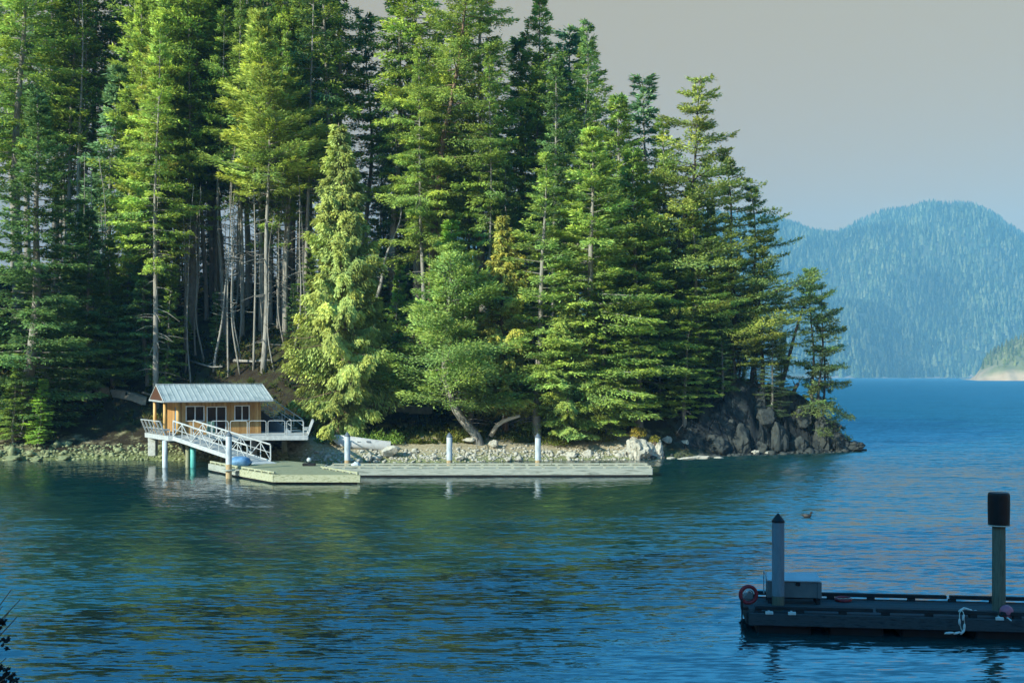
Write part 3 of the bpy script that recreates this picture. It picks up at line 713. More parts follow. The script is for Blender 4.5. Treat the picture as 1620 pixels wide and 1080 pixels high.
T('droop_pine', 1298, 104.2, 500, label='low outermost pine with drooping branches hanging above sea rocks', tint=(.075, .115, .035), w=.78, rz=0, cat='pine')  # tint darkened to carry the shade of trees on its left
T('young', 62, 95.2, 600, label='small bright young fir at left shoreline under the broad dark fir', tint=G_BRT, w=1.6)
T('young', 22, 95.6, 560, label='young fir at the extreme left shoreline, lower boughs bleached', tint=G_MID, w=1.5)
T('snag_b', 338, 105, 330, label='thin dead pole leaning right among trunks above cabin', cat='dead tree', name='dead_tree', rz=0)
T('snag_b', 575, 109, 310, label='thin dead tree leaning far right behind golden cedar', cat='dead tree', name='dead_tree', rz=-.1, w=2.2)
T('slender_a', 247, 101.5, 40, label='slender fir whose root flare stands on mossy ledge above cabin roof', tint=G_YEL, w=1.0)
T('slender_b', 441, 109, 60, label='slender straight grey trunk nearest golden cedar on its cabin side', tint=G_MID, w=.95)
T('slender_c', 428, 110, 90, label='slender trunk under the lime green cone', tint=G_MID)
T('young', 700, 104, 350, label='young fir half hidden behind top of leaning beach tree', tint=G_BRT, w=1.3)
T('young', 1085, 100.4, 470, label='shaded young fir above the dark cove right of shrub topped rock', tint=G_MID, w=1.4)
T('young', 1142, 101.8, 500, label='shaded young fir at the left end of cliff top', tint=G_DRK, w=1.4)
T('dense_b', 965, 97.8, 415, label='shaded bushy fir immediately left above shrub topped rock', tint=G_MID, w=1.25)
T('young', 742, 99, 430, label='round ochre young cedar peeping over leaning tree crown', tint=G_OCH, w=1.7)
T('young', 655, 104, 480, label='young fir in dark hollow left of the leaning tree', tint=G_DRK, w=1.3)

# the wood behind: straight trunks, grouped because nothing tells one from the next
rng = np.random.default_rng(77)
def grove(n, px0, px1, y0, y1, tops, protos, label, group, tints, wr=(.85, 1.15), mind=1.7, sm=5):
    done = []; tries = 0
    while len(done) < n and tries < 4000:
        tries += 1
        px = rng.uniform(px0, px1); Y = rng.uniform(y0, y1); x = atx(px, Y)
        if any((x - a) ** 2 + (Y - b) ** 2 < mind ** 2 for a, b in done): continue
        if shore_dist(np.array([x]), np.array([Y]))[0] < sm: continue
        if px0 == 60 and 315 < px < 480: continue
        if px0 in (95, -20) and (138 < px < 200 or 555 < px < 606): continue
        done.append((x, Y))
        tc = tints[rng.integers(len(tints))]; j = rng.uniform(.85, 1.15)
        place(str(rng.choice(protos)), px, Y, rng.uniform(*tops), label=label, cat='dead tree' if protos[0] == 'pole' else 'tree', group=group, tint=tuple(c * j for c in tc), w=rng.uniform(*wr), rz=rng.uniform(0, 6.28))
SL = ['slender_a', 'slender_b', 'slender_c']
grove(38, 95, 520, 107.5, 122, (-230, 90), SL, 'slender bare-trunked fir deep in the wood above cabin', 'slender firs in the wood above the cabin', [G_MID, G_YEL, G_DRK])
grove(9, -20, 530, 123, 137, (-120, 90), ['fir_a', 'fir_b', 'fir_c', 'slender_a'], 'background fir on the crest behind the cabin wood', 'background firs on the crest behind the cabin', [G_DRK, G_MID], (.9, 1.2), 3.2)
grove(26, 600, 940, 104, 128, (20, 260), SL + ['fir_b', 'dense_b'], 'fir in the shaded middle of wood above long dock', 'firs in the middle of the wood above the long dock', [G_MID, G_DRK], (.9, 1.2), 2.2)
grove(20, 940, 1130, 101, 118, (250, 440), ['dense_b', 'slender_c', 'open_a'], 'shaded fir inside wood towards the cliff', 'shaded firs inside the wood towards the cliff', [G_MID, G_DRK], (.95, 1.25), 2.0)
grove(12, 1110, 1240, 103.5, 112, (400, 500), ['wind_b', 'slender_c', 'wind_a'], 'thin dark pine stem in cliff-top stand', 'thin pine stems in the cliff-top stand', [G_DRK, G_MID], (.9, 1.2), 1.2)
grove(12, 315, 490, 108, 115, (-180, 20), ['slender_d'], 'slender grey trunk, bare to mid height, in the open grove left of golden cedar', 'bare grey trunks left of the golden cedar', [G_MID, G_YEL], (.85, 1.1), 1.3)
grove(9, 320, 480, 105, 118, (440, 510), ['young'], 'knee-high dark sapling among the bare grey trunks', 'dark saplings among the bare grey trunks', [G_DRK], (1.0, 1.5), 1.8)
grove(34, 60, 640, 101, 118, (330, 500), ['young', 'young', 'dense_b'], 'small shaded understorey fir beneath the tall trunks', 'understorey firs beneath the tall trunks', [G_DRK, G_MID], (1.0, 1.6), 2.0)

grove(15, 1065, 1240, 101.6, 106, (515, 592), ['young', 'open_a'], 'low dark scrubby fir along top of the cliff', 'scrubby firs along the cliff top', [G_DRK, (.07, .12, .04)], (1.3, 1.9), 1.0, sm=2.4)
grove(8, -330, -35, 94.5, 108, (20, 330), ['dense_a', 'fir_a', 'fir_c'], 'tall fir on the shore continuing past left edge', 'shore firs past the left edge', [G_MID, G_DRK], (1.1, 1.4), 3.0, sm=1.5)
grove(17, 285, 490, 102.5, 109, (215, 350), ['pole', 'pole_b'], 'thin bare grey pole of a dead tree in the dark grove above cabin roof', 'thin bare poles in the dark grove above the cabin', [G_MID], (.9, 1.1), 1.0)
grove(9, 130, 260, 102.5, 109, (230, 350), ['pole', 'pole_b'], 'thin bare grey pole of a dead tree uphill from porch end of cabin', 'thin bare poles uphill from the porch', [G_MID], (.9, 1.1), 1.2)
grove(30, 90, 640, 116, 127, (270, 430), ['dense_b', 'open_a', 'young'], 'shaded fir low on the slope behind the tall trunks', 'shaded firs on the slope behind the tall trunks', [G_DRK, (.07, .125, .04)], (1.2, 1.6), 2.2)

# undergrowth on the forest floor: mosses, salal and fern that nobody could count
def clumps(name, n, xr, yr, smin, smax, size, leaves, tints, seed, kind='stuff', accept=None):
    rg = np.random.default_rng(seed)
    X = rg.uniform(*xr, n * 4); Y = rg.uniform(*yr, n * 4)
    s = shore_dist(X, Y); ok = (s > smin) & (s < smax)
    if accept is not None: ok &= accept(X, Y, rg)
    X = X[ok][:n]; Y = Y[ok][:n]; Z = ground_arr(X, Y)[0]; n = len(X)
    m = n * leaves; C = np.repeat(np.stack([X, Y, Z], 1), leaves, 0)
    sz = np.repeat(size * rg.uniform(.5, 1.4, n), leaves)
    az = rg.uniform(0, 6.28, m); el = rg.uniform(.1, 1.3, m)
    D = np.stack([np.cos(az) * np.cos(el), np.sin(az) * np.cos(el), np.sin(el)], 1)
    P = C + D * (sz * rg.uniform(0, .5, m))[:, None] + rg.normal(size=(m, 3)) * (sz * .25)[:, None] * np.array([1, 1, .3])
    Nn = unit(np.array([0, 0, 1.0]) + rg.normal(size=(m, 3)) * .5)
    tt = np.array(tints)[rg.integers(len(tints), size=n)]; tt = np.repeat(tt, leaves, 0) * rg.uniform(.75, 1.25, m)[:, None]
    V, Q, NM, TN = diamonds(P, D, Nn, sz * rg.uniform(.6, 1.2, m), sz * .42, unit(D * .5 + np.array([0, 0, .7])), tt)
    o = bpy.data.objects.new(name, mesh_np(name, V, Q, 'leafage', TN, NM)); COL.objects.link(o)
    return tag(o, kind=kind)
clumps('undergrowth', 5200, (-62, 30), (92, 128), 5.5, 60, .42, 9, [(.06, .09, .02), (.10, .12, .03), (.05, .07, .025), (.12, .10, .04), (.16, .17, .04)], 3)
clumps('grass', 1500, (-16, 6), (93, 101), 3.3, 7.0, .30, 10, [(.20, .24, .05), (.28, .27, .08), (.16, .21, .04)], 4, accept=lambda X, Y, r: r.random(len(X)) < .5 + .5 * np.sin(X * 1.1) * np.cos(Y * 1.7))
# ------------------------------------------------------------------ rocks
import bmesh
def rock_mesh(seed, sub=2, rough=.35, flat=.7, fissure=0.0):
    bm = bmesh.new(); bmesh.ops.create_icosphere(bm, subdivisions=sub, radius=1.0)
    rg = random.Random(seed); off = Vector((rg.uniform(0, 99), rg.uniform(0, 99), rg.uniform(0, 99)))
    cuts = [(Vector((rg.gauss(0, 1), rg.gauss(0, 1), rg.gauss(0, .8))).normalized(), rg.uniform(.55, .85)) for _ in range(18)]
    for v in bm.verts:
        p = v.co.copy()
        for nrm, d in cuts:                       # planar breaks
            e = p.dot(nrm) - d
            if e > 0: p -= nrm * e * 1.0
        p *= 1 + rough * noise.noise(p * 1.6 + off) + rough * .45 * noise.noise(p * 4.3 + off) - rough * .5 * max(0, .12 - abs(noise.noise(p * 2.7 + off))) * 3
        if fissure:
            a = abs(noise.noise(Vector((p.x * 3.2, p.y * 3.2, p.z * .35)) + off)); p.x *= 1 - fissure * max(0, .22 - a) * 2; p.y *= 1 - fissure * max(0, .22 - a) * 2
        p.z *= flat; v.co = p
    me = bpy.data.meshes.new('boulder'); bm.to_mesh(me); bm.free()
    return me
ROCK_MESHES = [rock_mesh(s, 3, .3) for s in range(6)]
def boulder(px, py, wpx, hpx, mat, label, Y=None, mi=None, dep=.8, group=None, rz=0.0, name='boulder', mesh=None, sink=.25):
    if Y is None: Y = max(90.0, CAMZ * F / (py - HZ))
    x = atx(px, Y); m = Y / F
    me = (mesh or ROCK_MESHES[(mi if mi is not None else int(px)) % 6]).copy(); me.materials.clear(); me.materials.append(MATS[mat])
    o = bpy.data.objects.new(name, me); COL.objects.link(o)
    w = wpx * m; h = hpx * m; z0 = CAMZ - (py - HZ) / F * Y
    o.scale = (w * .56, w * .56 * dep, h * .72); o.location = (x, Y, z0 + h * (.5 - sink * .5)); o.rotation_euler = (0, 0, rz)
    smooth_by_angle(o, 28)
    return tag(o, label, 'rock', group)
boulder(617, 722, 30, 24, 'pale_rock', 'large pale boulder against stern of the beached skiff', Y=91.6, mi=1)
boulder(583, 730, 15, 16, 'pale_rock', 'tilted pale block below the beached skiff, dark on its right face', Y=90.8, mi=2)
boulder(568, 732, 12, 9, 'pale_rock', 'small rounded stone at water edge left of tilted block', Y=90.2, mi=3)
boulder(742, 699, 24, 9, 'pale_rock', 'flat grey slab on upper beach beneath leaning trunk', Y=95.0, mi=4, dep=.6)
boulder(783, 706, 17, 12, 'pale_rock', 'pale squat rock where gravel meets leaning tree roots', Y=94.6, mi=5)
boulder(685, 728, 13, 9, 'pale_rock', 'pale stone at waterline between first two dock pilings', Y=91.6, mi=0)
boulder(727, 729, 15, 12, 'pale_rock', 'pale stone with dark split just right of middle piling', Y=91.8, mi=1)
boulder(804, 729, 14, 9, 'pale_rock', 'pinkish stone at waterline left of third piling', Y=92.3, mi=2)
boulder(822, 729, 12, 10, 'pale_rock', 'small upright stone just left of third piling', Y=92.4, mi=3)
boulder(903, 724, 25, 13, 'pale_rock', 'low pale boulder, wider of two on the flat behind dock', Y=94.6, mi=4)
boulder(932, 724, 18, 15, 'pale_rock', 'rounder pale boulder of two on the flat behind dock', Y=94.8, mi=5)
big = rock_mesh(33, 5, .28, .95, .35)
boulder(1010, 729, 50, 44, 'pale_rock', 'big sunlit rock outcrop topped by yellow shrubs near dock end', Y=95.2, mesh=big, dep=.9, name='rock_outcrop', sink=.2)
boulder(1041, 729, 26, 30, 'pale_rock', 'narrow split rock leaning on right of the shrub topped outcrop', Y=95.4, mesh=rock_mesh(35, 5, .32, 1.0, .3), name='rock_outcrop')
boulder(985, 729, 22, 22, 'pale_rock', 'broken rock leaning on left of the shrub topped outcrop', Y=95.0, mesh=rock_mesh(36, 5, .32, .95, .3), name='rock_outcrop')
boulder(1060, 729, 14, 8, 'pale_rock', 'small cream stone first in row right of shrub topped outcrop', Y=95.0, mi=0)
boulder(1085, 729, 30, 9, 'pale_rock', 'long cream rock with dark notch in waterline row', Y=94.9, mi=1, dep=.5)
boulder(1110, 727, 34, 9, 'pale_rock', 'longest low cream rock at end of waterline row', Y=95.5, mi=2, dep=.5)
boulder(1137, 726, 18, 5, 'pale_rock', 'almost awash flat rock ending the cream row', Y=96.0, mi=3, dep=.5)
boulder(1082, 707, 20, 14, 'pale_rock', 'pale round boulder in shade above waterline row', Y=99.0, mi=4)
boulder(1058, 702, 18, 14, 'pale_rock', 'pale boulder in shade behind the shrub topped outcrop', Y=98.6, mi=5)
boulder(1196, 719, 14, 10, 'pale_rock', 'grey round boulder at foot of dark cliff', Y=100.2, mi=2)
boulder(1216, 719, 15, 7, 'pale_rock', 'flatter grey boulder at foot of dark cliff', Y=100.6, mi=3)
boulder(1322, 713, 56, 34, 'dark_shaded_rock', 'dark rock step at the seaward foot of cliff', Y=104.4, mesh=rock_mesh(40, 5, .32, .9, .3), sink=.5, name='rock_outcrop')
boulder(1296, 715, 60, 60, 'dark_shaded_rock', 'dark rock buttress below outermost pines', Y=104.6, mesh=rock_mesh(41, 5, .34, 1.0, .4), sink=.4, name='rock_outcrop')
boulder(1346, 714, 46, 20, 'dark_shaded_rock', 'dark rounded skerry at the very tip of the point', Y=104.8, mesh=rock_mesh(42, 5, .3, .9, .3), sink=.4, name='rock_outcrop')
boulder(1366, 714, 14, 6, 'dark_shaded_rock', 'last tiny rock off the tip of the point', Y=104.9, mi=2)
for k, (px, py, w, h, Y, lb) in enumerate([(1138, 716, 40, 30, 99.6, 'dark block at inner end of cliff, beside shaded cove'), (1172, 712, 34, 40, 100.6, 'tall dark slab leaning on left part of cliff face'), (1203, 717, 30, 20, 101.2, 'squat dark block behind grey round boulder of cliff foot'),
                                   (1232, 714, 36, 48, 101.9, 'tallest dark buttress in middle of the cliff, below leaning pine'), (1262, 716, 30, 30, 102.8, 'dark wedge of rock right of tallest cliff buttress'), (1150, 690, 34, 26, 101.2, 'dark ledge halfway up the inner cliff'), (1212, 672, 36, 26, 102.4, 'dark jutting ledge high on the cliff face'), (1266, 668, 32, 30, 103.6, 'dark crag just under the slim upright pine')]):
    boulder(px, py, w, h, 'dark_shaded_rock', lb, Y=Y, mesh=rock_mesh(60 + k, 4, .3, 1.0, .3), sink=.3, dep=1.0, name='rock_block', rz=k * .7)
for (px, py, w, h, lb) in [(20, 729, 44, 12, 'long weed-green ledge at extreme left waterline'), (58, 730, 26, 9, 'low mossy ledge right of the extreme left ledge'), (100, 728, 34, 10, 'mossy ledge in middle of the left waterline'),
                           (150, 727, 26, 11, 'pale green rock with rough top left of cabin deck'), (185, 726, 22, 14, 'grey lichen rock among rubble left of cabin deck'), (212, 722, 24, 16, 'grey rubble block beside concrete pier'), (262, 724, 30, 15, 'green weedy boulder under left end of cabin deck')]:
    boulder(px, py, w, h, 'green_rock', lb, Y=CAMZ * F / (py - HZ) + .8, mi=int(px / 7))

# shore cobbles: far too many to count
def cobbles(name, n, xr, s0, s1, size, mat, seed):
    rg = np.random.default_rng(seed)
    bm = bmesh.new(); bmesh.ops.create_icosphere(bm, subdivisions=1, radius=1.0)
    bv = np.array([v.co[:] for v in bm.verts]); bf = np.array([[v.index for v in f.verts] for f in bm.faces]); bm.free()
    X = rg.uniform(*xr, n * 6); Y = rg.uniform(88, 106, n * 6); s = shore_dist(X, Y)
    p = np.clip(1 - np.abs(s - s0) / (s1), 0, 1); ok = rg.random(len(X)) < p
    X = X[ok][:n]; Y = Y[ok][:n]; n = len(X); Z = ground_arr(X, Y)[0]
    sz = size * np.exp(rg.normal(0, .45, n))
    nrm = rg.normal(0, .17, (n, len(bv), 1)); V = bv[None] * (1 + nrm) * sz[:, None, None] * rg.uniform(.6, 1.3, (n, 1, 3)) * np.array([1.1, 1, .75])
    V = V + np.stack([X, Y, Z + sz * .15], 1)[:, None, :]
    Fq = (bf[None] + (np.arange(n) * len(bv))[:, None, None]).reshape(-1, 3)
    o = bpy.data.objects.new(name, mesh_np(name, V.reshape(-1, 3), Fq, mat)); COL.objects.link(o); return tag(o, kind='stuff')
cobbles('shore_cobbles', 2600, (-17, 12), .8, 1.9, .08, 'pale_rock', 8)
cobbles('shore_rubble', 2000, (-46, -18), .7, 1.9, .11, 'green_rock', 9)
cobbles('cove_rubble', 420, (11, 31), .0, .9, .16, 'dark_shaded_rock', 10)

# ------------------------------------------------------------------ shrubs
def leaf_blob(name, c, r, n, tints, size, label, seed, up=.6, stem=True, cat='shrub'):
    rg = np.random.default_rng(seed); c = np.array(c, float); r = np.array(r, float)
    root = thing(name, label, cat, tuple(c))
    d = unit(rg.normal(size=(n, 3))); d[:, 2] = np.abs(d[:, 2]) * 1.0
    lump = np.array([1 + .35 * noise.noise(Vector(q) * 2.2 + Vector((seed, 0, 0))) for q in d.tolist()])
    P = d * r * (rg.random(n) ** .4 * lump)[:, None]
    D = unit(d + rg.normal(size=(n, 3)) * .6 + np.array([0, 0, up])); Nn = unit(np.array([0, 0, 1.0]) + rg.normal(size=(n, 3)) * .6)
    tt = np.array(tints)[rg.integers(len(tints), size=n)] * rg.uniform(.75, 1.25, n)[:, None]
    V, Q, NM, TN = diamonds(P, D, Nn, size * rg.uniform(.6, 1.3, n), size * .5 * rg.uniform(.7, 1.2, n), unit(d * .7 + np.array([0, 0, .5])), tt)
    cr = bpy.data.objects.new('foliage', mesh_np('foliage', V, Q, 'leafage', TN, NM)); COL.objects.link(cr); cr.parent = root
    w = MB()
    for i in range(16):
        q = P[i * 3] * .9; w.tube([(q[0] * .2, q[1] * .2, -.25), tuple(q * .55 + np.array([0, 0, .05])), tuple(q)], [.03, .02, .008], 5)
    w.build('stems', 'bark_brown', root, local=True)
    return root
GR = [(.26, .42, .08), (.33, .48, .10), (.20, .34, .06)]  # greens brightened to make up for sun the cedar blocks
for k, (px, py, Y, rx, rz_, lb) in enumerate([(572, 697, 93.9, .85, 1.05, 'bright green bush directly behind bow of the beached skiff'), (598, 698, 94.1, 1.0, 1.2, 'bright green bush behind middle of the beached skiff'), (624, 697, 94.4, .9, 1.05, 'bright green bush behind stern of the beached skiff'),
                                            (541, 690, 95.5, .5, .5, 'small dim bush in shade ahead of the skiff bow')]):
    leaf_blob('bush', (atx(px, Y), Y, gz(atx(px, Y), Y)), (rx, .8, rz_), 800, GR, .17, lb, 50 + k)
leaf_blob('bush', (atx(728, 96.2), 96.2, gz(atx(728, 96.2), 96.2)), (1.3, .8, .75), 1000, [(.26, .30, .05), (.22, .30, .06), (.32, .33, .09)], .16, 'low yellow-green bush left of curved leaning trunk', 56)
leaf_blob('bush', (atx(1010, 95.3), 95.3, at(0, 688, 95.3).z - .15), (.75, .6, .75), 700, [(.34, .28, .04), (.30, .22, .04), (.36, .33, .08)], .17, 'orange-yellow shrub crowning the big rock outcrop', 57, up=1.0)
leaf_blob('bush', (atx(1036, 95.4), 95.4, at(0, 697, 95.4).z - .1), (.5, .45, .5), 420, [(.38, .36, .06), (.32, .32, .06)], .14, 'smaller lemon yellow shrub on right shoulder of outcrop', 58)
leaf_blob('bush', (atx(60, 95.6), 95.6, gz(atx(60, 95.6), 95.6) + .3), (1.3, .9, 1.2), 900, [(.14, .22, .04), (.18, .26, .05)], .2, 'feathery bright bush at left shoreline', 59)
leaf_blob('bush', (atx(880, 96.2), 96.2, gz(atx(880, 96.2), 96.2)), (1.4, .8, .8), 900, [(.20, .24, .05), (.14, .18, .04)], .18, 'low scrub bank behind right end of the long dock', 60)
leaf_blob('bush', (atx(950, 97.2), 97.2, gz(atx(950, 97.2), 97.2)), (1.4, .8, .7), 800, [(.20, .24, .05), (.26, .26, .07)], .18, 'mossy scrub left of the shrub topped outcrop', 61)
leaf_blob('bush', (atx(822, 96.8), 96.8, gz(atx(822, 96.8), 96.8)), (1.5, .9, .9), 900, [(.07, .10, .03), (.10, .14, .03)], .2, 'dark ivy-like bush in shade under driftwood log', 62)

# logs and dead wood
def log(pts, r0, r1, label, mat='driftwood', stubs=3, seed=1, name='fallen_log', cat='log'):
    rg = random.Random(seed); mb = MB(); n = len(pts)
    mb.tube(pts, [r0 + (r1 - r0) * i / (n - 1) for i in range(n)], 9)
    o = mb.build(name, mat, None, smooth=True)
    if stubs:
        sb = MB()
        for k in range(stubs):
            t = rg.uniform(.2, .95) * (n - 1); i = min(n - 2, int(t)); p = Vector(pts[i]).lerp(Vector(pts[i + 1]), t - i)
            d = Vector((rg.uniform(-1, 1), rg.uniform(-.4, .3), rg.uniform(.1, 1))).normalized(); L = rg.uniform(.3, .9)
            sb.tube([p, p + d * L * .6, p + d * L], [r1 * .5, r1 * .3, .01], 5)
        sb.build('branch', mat, o, local=True)
    return tag(o, label, cat)
log([at(776, 690, 96.6), at(786, 673, 96.6), at(796, 666, 96.4), at(806, 662, 96.2), at(814, 659.5, 96.1), at(823, 657, 96.1)], .2, .14, 'pale knobbly driftwood log propped above dark bush', stubs=2, seed=3)
def gl(px, Y, dz=.2): return Vector((atx(px, Y), Y, gz(atx(px, Y), Y) + dz))
log([gl(122, 107), gl(155, 106, .3), gl(188, 105, .25)], .26, .18, 'fallen grey log lying across slope left of cabin roof', 'dead_wood', 3, 4)
log([gl(370, 105.5, .2), gl(400, 104.5, .5), gl(432, 104, .4)], .14, .08, 'fallen grey log behind cabin roof ridge', 'dead_wood', 5, 5)
log([gl(300, 106, .3), gl(335, 104.5, .8), gl(352, 103.5, 1.6)], .11, .05, 'broken dead branchy top lying on slope behind the cabin', 'dead_wood', 8, 6)
log([gl(225, 103, .2), gl(262, 101.5, .7), gl(300, 100.8, .3)], .10, .05, 'thin bleached windfall just above left half of cabin roof', 'dead_wood', 5, 7)
log([at(1322, 690, 104.6), at(1328, 679, 104.5), at(1331, 672, 104.5)], .13, .05, 'dark broken stump jutting from tip rock', 'bark_brown', 1, 9, name='stump', cat='stump')
log([at(1254, 625, 104.4), at(1258, 614, 104.3), at(1263, 606, 104.2)], .2, .15, 'dark snapped trunk between leaning pine and slim upright pine', 'bark_dark', 2, 10, name='stump', cat='stump')

# ------------------------------------------------------------------ cabin
DZ = 2.40                                  # deck level
TH = R(26)
cab = thing('cabin', 'small cedar clad cabin with pale ribbed metal roof on piled deck', 'cabin', (atx(282, 87.3), 87.3, DZ), TH)
LW, DP, WH = 6.37, 5.2, 2.55
# openings on the front: (x0, x1, z0, z1)
WIN1, DOOR, WIN2 = (.55, 1.98, 1.02, 2.22), (2.14, 3.66, .06, 2.16), (4.28, 5.48, 1.02, 2.22)
mb = MB()
def wall_with(mb, y0, y1, x0, x1, z0, z1, holes):
    hs = sorted(holes); x = x0
    for (a, b, c, d) in hs:
        mb.box(((x + a) / 2, (y0 + y1) / 2, (z0 + z1) / 2), (a - x, y1 - y0, z1 - z0))
        if c - z0 > .01: mb.box(((a + b) / 2, (y0 + y1) / 2, (z0 + c) / 2), (b - a, y1 - y0, c - z0))
        mb.box(((a + b) / 2, (y0 + y1) / 2, (d + z1) / 2), (b - a, y1 - y0, z1 - d)); x = b
    mb.box(((x + x1) / 2, (y0 + y1) / 2, (z0 + z1) / 2), (x1 - x, y1 - y0, z1 - z0))
wall_with(mb, 0, .14, 0, LW, 0, WH, [WIN1, DOOR, WIN2])
mb.box((LW - .07, DP / 2 + .07, WH / 2), (.14, DP - .14, WH)); mb.box((LW / 2 - .07, DP - .07, WH / 2), (LW - .14, .14, WH))
# left wall with a door opening
mb.box((.07, .42, WH / 2), (.14, .56, WH)); mb.box((.07, (1.62 + DP - .14) / 2, WH / 2), (.14, DP - .14 - 1.62, WH)); mb.box((.07, 1.16, (2.1 + WH) / 2), (.14, .92, WH - 2.1))
mb.build('wall', 'cedar_cladding', cab, local=True)
mb = MB(); mb.box((.02, .5, 2.2), (.05, .05, .05))
d = MB(); d.box((.06, 1.16, 1.05), (.06, .90, 2.08), bev=.01); do = d.build('door', 'blue_door', cab, local=True)
h = MB(); h.tube([(.02, .85, 1.0), (-.04, .85, 1.0), (-.04, .95, 1.0)], .015, 6); h.build('handle', 'white_aluminium', do, local=True)
def window(x0, x1, z0, z1, name):
    f = MB(); w = .07; yc = .05; th = .16
    f.box(((x0 + x1) / 2, yc, z1 - w / 2), (x1 - x0, th, w)); f.box(((x0 + x1) / 2, yc, z0 + w / 2), (x1 - x0, th, w))
    for xx in (x0 + w / 2, (x0 + x1) / 2, x1 - w / 2): f.box((xx, yc, (z0 + z1) / 2), (w, th - .002, z1 - z0 - 2 * w))
    fo = f.build(name, 'window_white', cab, local=True)
    p = MB(); p.box(((x0 + x1) / 2, .07, (z0 + z1) / 2), (x1 - x0 - .15, .02, z1 - z0 - .15)); p.build('pane', 'dark_glass', fo, local=True)
window(*WIN1, 'window'); window(*WIN2, 'window'); window(*DOOR, 'glass_door')
# inside: a dark floor and back so that the panes have a room behind them
mb = MB(); mb.box((LW / 2, DP / 2, .02), (LW - .3, DP - .3, .04)); mb.build('floor', 'old_timber_dark', cab, local=True)
# corner log posts and the porch post
mb = MB(); mb.tube([(-.02, -.06, 0), (-.02, -.06, WH)], [.17, .16], 12); mb.build('corner_post', 'log_post', cab, smooth=True, local=True)
mb = MB(); mb.tube([(-1.0, -.02, 0), (-1.0, -.02, WH)], [.13, .12], 12); mb.build('porch_post', 'log_post', cab, smooth=True, local=True)
mb = MB(); mb.tube([(-1.0, DP - .3, 0), (-1.0, DP - .3, WH)], [.13, .12], 12); mb.build('porch_post', 'log_post', cab, smooth=True, local=True)
mb = MB(); mb.bar((-1.2, 0, WH + .02), (LW + .2, 0, WH + .02), .16, .16); mb.bar((-1.0, .09, WH + .02), (-1.0, DP - .09, WH + .02), .14, .16); mb.build('beam', 'shaded_gable_wood', cab, local=True)
# roof: two pitched sheets with standing seams
XL, XR, YE, YR, ZE, ZR, YB = -1.25, LW + .72, -.95, 2.65, WH + .10, WH + 1.32, 6.2
mb = MB()
def slope(y0, z0, y1, z1):
    t = .06
    vs = [(XL, y0, z0), (XR, y0, z0), (XR, y1, z1), (XL, y1, z1)]
    mb.add([(x, y, z) for x, y, z in vs] + [(x, y, z - t) for x, y, z in vs], [(0, 1, 2, 3), (7, 6, 5, 4), (0, 4, 5, 1), (1, 5, 6, 2), (2, 6, 7, 3), (3, 7, 4, 0)])
slope(YE, ZE, YR, ZR)
t = .06
vs = [(XL, YR + .004, ZR), (XR, YR + .004, ZR), (XR, YB, ZE), (XL, YB, ZE)]
mb.add(vs + [(x, y, z - t) for x, y, z in vs], [(0, 1, 2, 3), (7, 6, 5, 4), (0, 4, 5, 1), (1, 5, 6, 2), (2, 6, 7, 3), (3, 7, 4, 0)])
for x in np.arange(XL + .12, XR, .40):
    mb.bar((x, YE + .003, ZE + .018), (x, YR - .05, ZR + .0), .035, .045)
mb.bar((XL - .004, YR, ZR + .02), (XR + .004, YR, ZR + .02), .3, .05)
ro = mb.build('roof', 'roof_metal', cab, local=True)
g = MB(); g.box(((XL + XR) / 2 - .0, YE - .05, ZE - .07), (XR - XL + .06, .10, .13), bev=.02); g.bar((XL - .06, YE - .0, ZE - .07), (XL - .06, YB - .6, ZE - .07), .10, .12); g.build('gutter', 'white_aluminium', ro, local=True)
g = MB()
for (xx) in (XL + .03, XR - .03):
    g.add([(xx - .02, YE + .1, ZE - .08), (xx + .02, YE + .1, ZE - .08), (xx - .02, YR, ZR - .08), (xx + .02, YR, ZR - .08), (xx - .02, YB - .1, ZE - .08), (xx + .02, YB - .1, ZE - .08)], [(0, 2, 4), (1, 5, 3), (0, 1, 3, 2), (2, 3, 5, 4), (4, 5, 1, 0)])
g.build('gable', 'shaded_gable_wood', cab, local=True)
g = MB()
g.bar((XR + .01, YE, ZE - .02), (XR + .01, YR, ZR - .02), .03, .14); g.bar((XL - .012, YE, ZE - .02), (XL - .012, YR, ZR - .02), .03, .14); g.build('bargeboard', 'white_aluminium', ro, local=True)

# ------------------------------------------------------------------ cabin deck
PA, PB, PC = (-29.2, 90.6), (-25.75, 85.4), (-15.55, 86.7)
dk = thing('cabin_deck', 'raised grey plank deck on piles with looped white railings round the cabin', 'deck', (-22, 88, DZ))
mb = MB(); mb.prism([PA, PB, PC, (-16.9, 93.6), (-19, 97), (-30, 97.5)], DZ - .10, DZ - .003); mb.build('deck_floor', 'deck_planks', dk)
mb = MB()
def edge(a, b, z0, z1, th=.08): mb.bar((a[0], a[1], (z0 + z1) / 2), (b[0], b[1], (z0 + z1) / 2), th, z1 - z0)
edge(PA, PB, DZ - .34, DZ + .015); edge(PB, PC, DZ - .34, DZ + .015); edge(PC, (-16.9, 93.6), DZ - .34, DZ + .015); mb.build('edge_beam', 'white_aluminium', dk)
mb = MB(); mb.bar((-27.3, 88.4, DZ - .45), (-16.4, 89.6, DZ - .45), .2, .22); mb.bar((-26.4, 86.6, DZ - .46), (-22.9, 86.2, DZ - .46), .22, .2); mb.build('cross_beam', 'old_timber_post', dk)
def pile(px, Y, z0, z1, r, mat, name='pile'):
    p = MB(); p.tube([(atx(px, Y), Y, z0), (atx(px, Y), Y, z1)], r, 14); p.build(name, mat, dk, smooth=True)
pile(261, 86.0, -1.5, DZ - .36, .20, 'pile_paint'); pile(297, 86.6, -1.5, DZ - .11, .17, 'pile_green_wood'); pile(305.5, 86.3, -1.5, DZ - .11, .21, 'pile_teal')
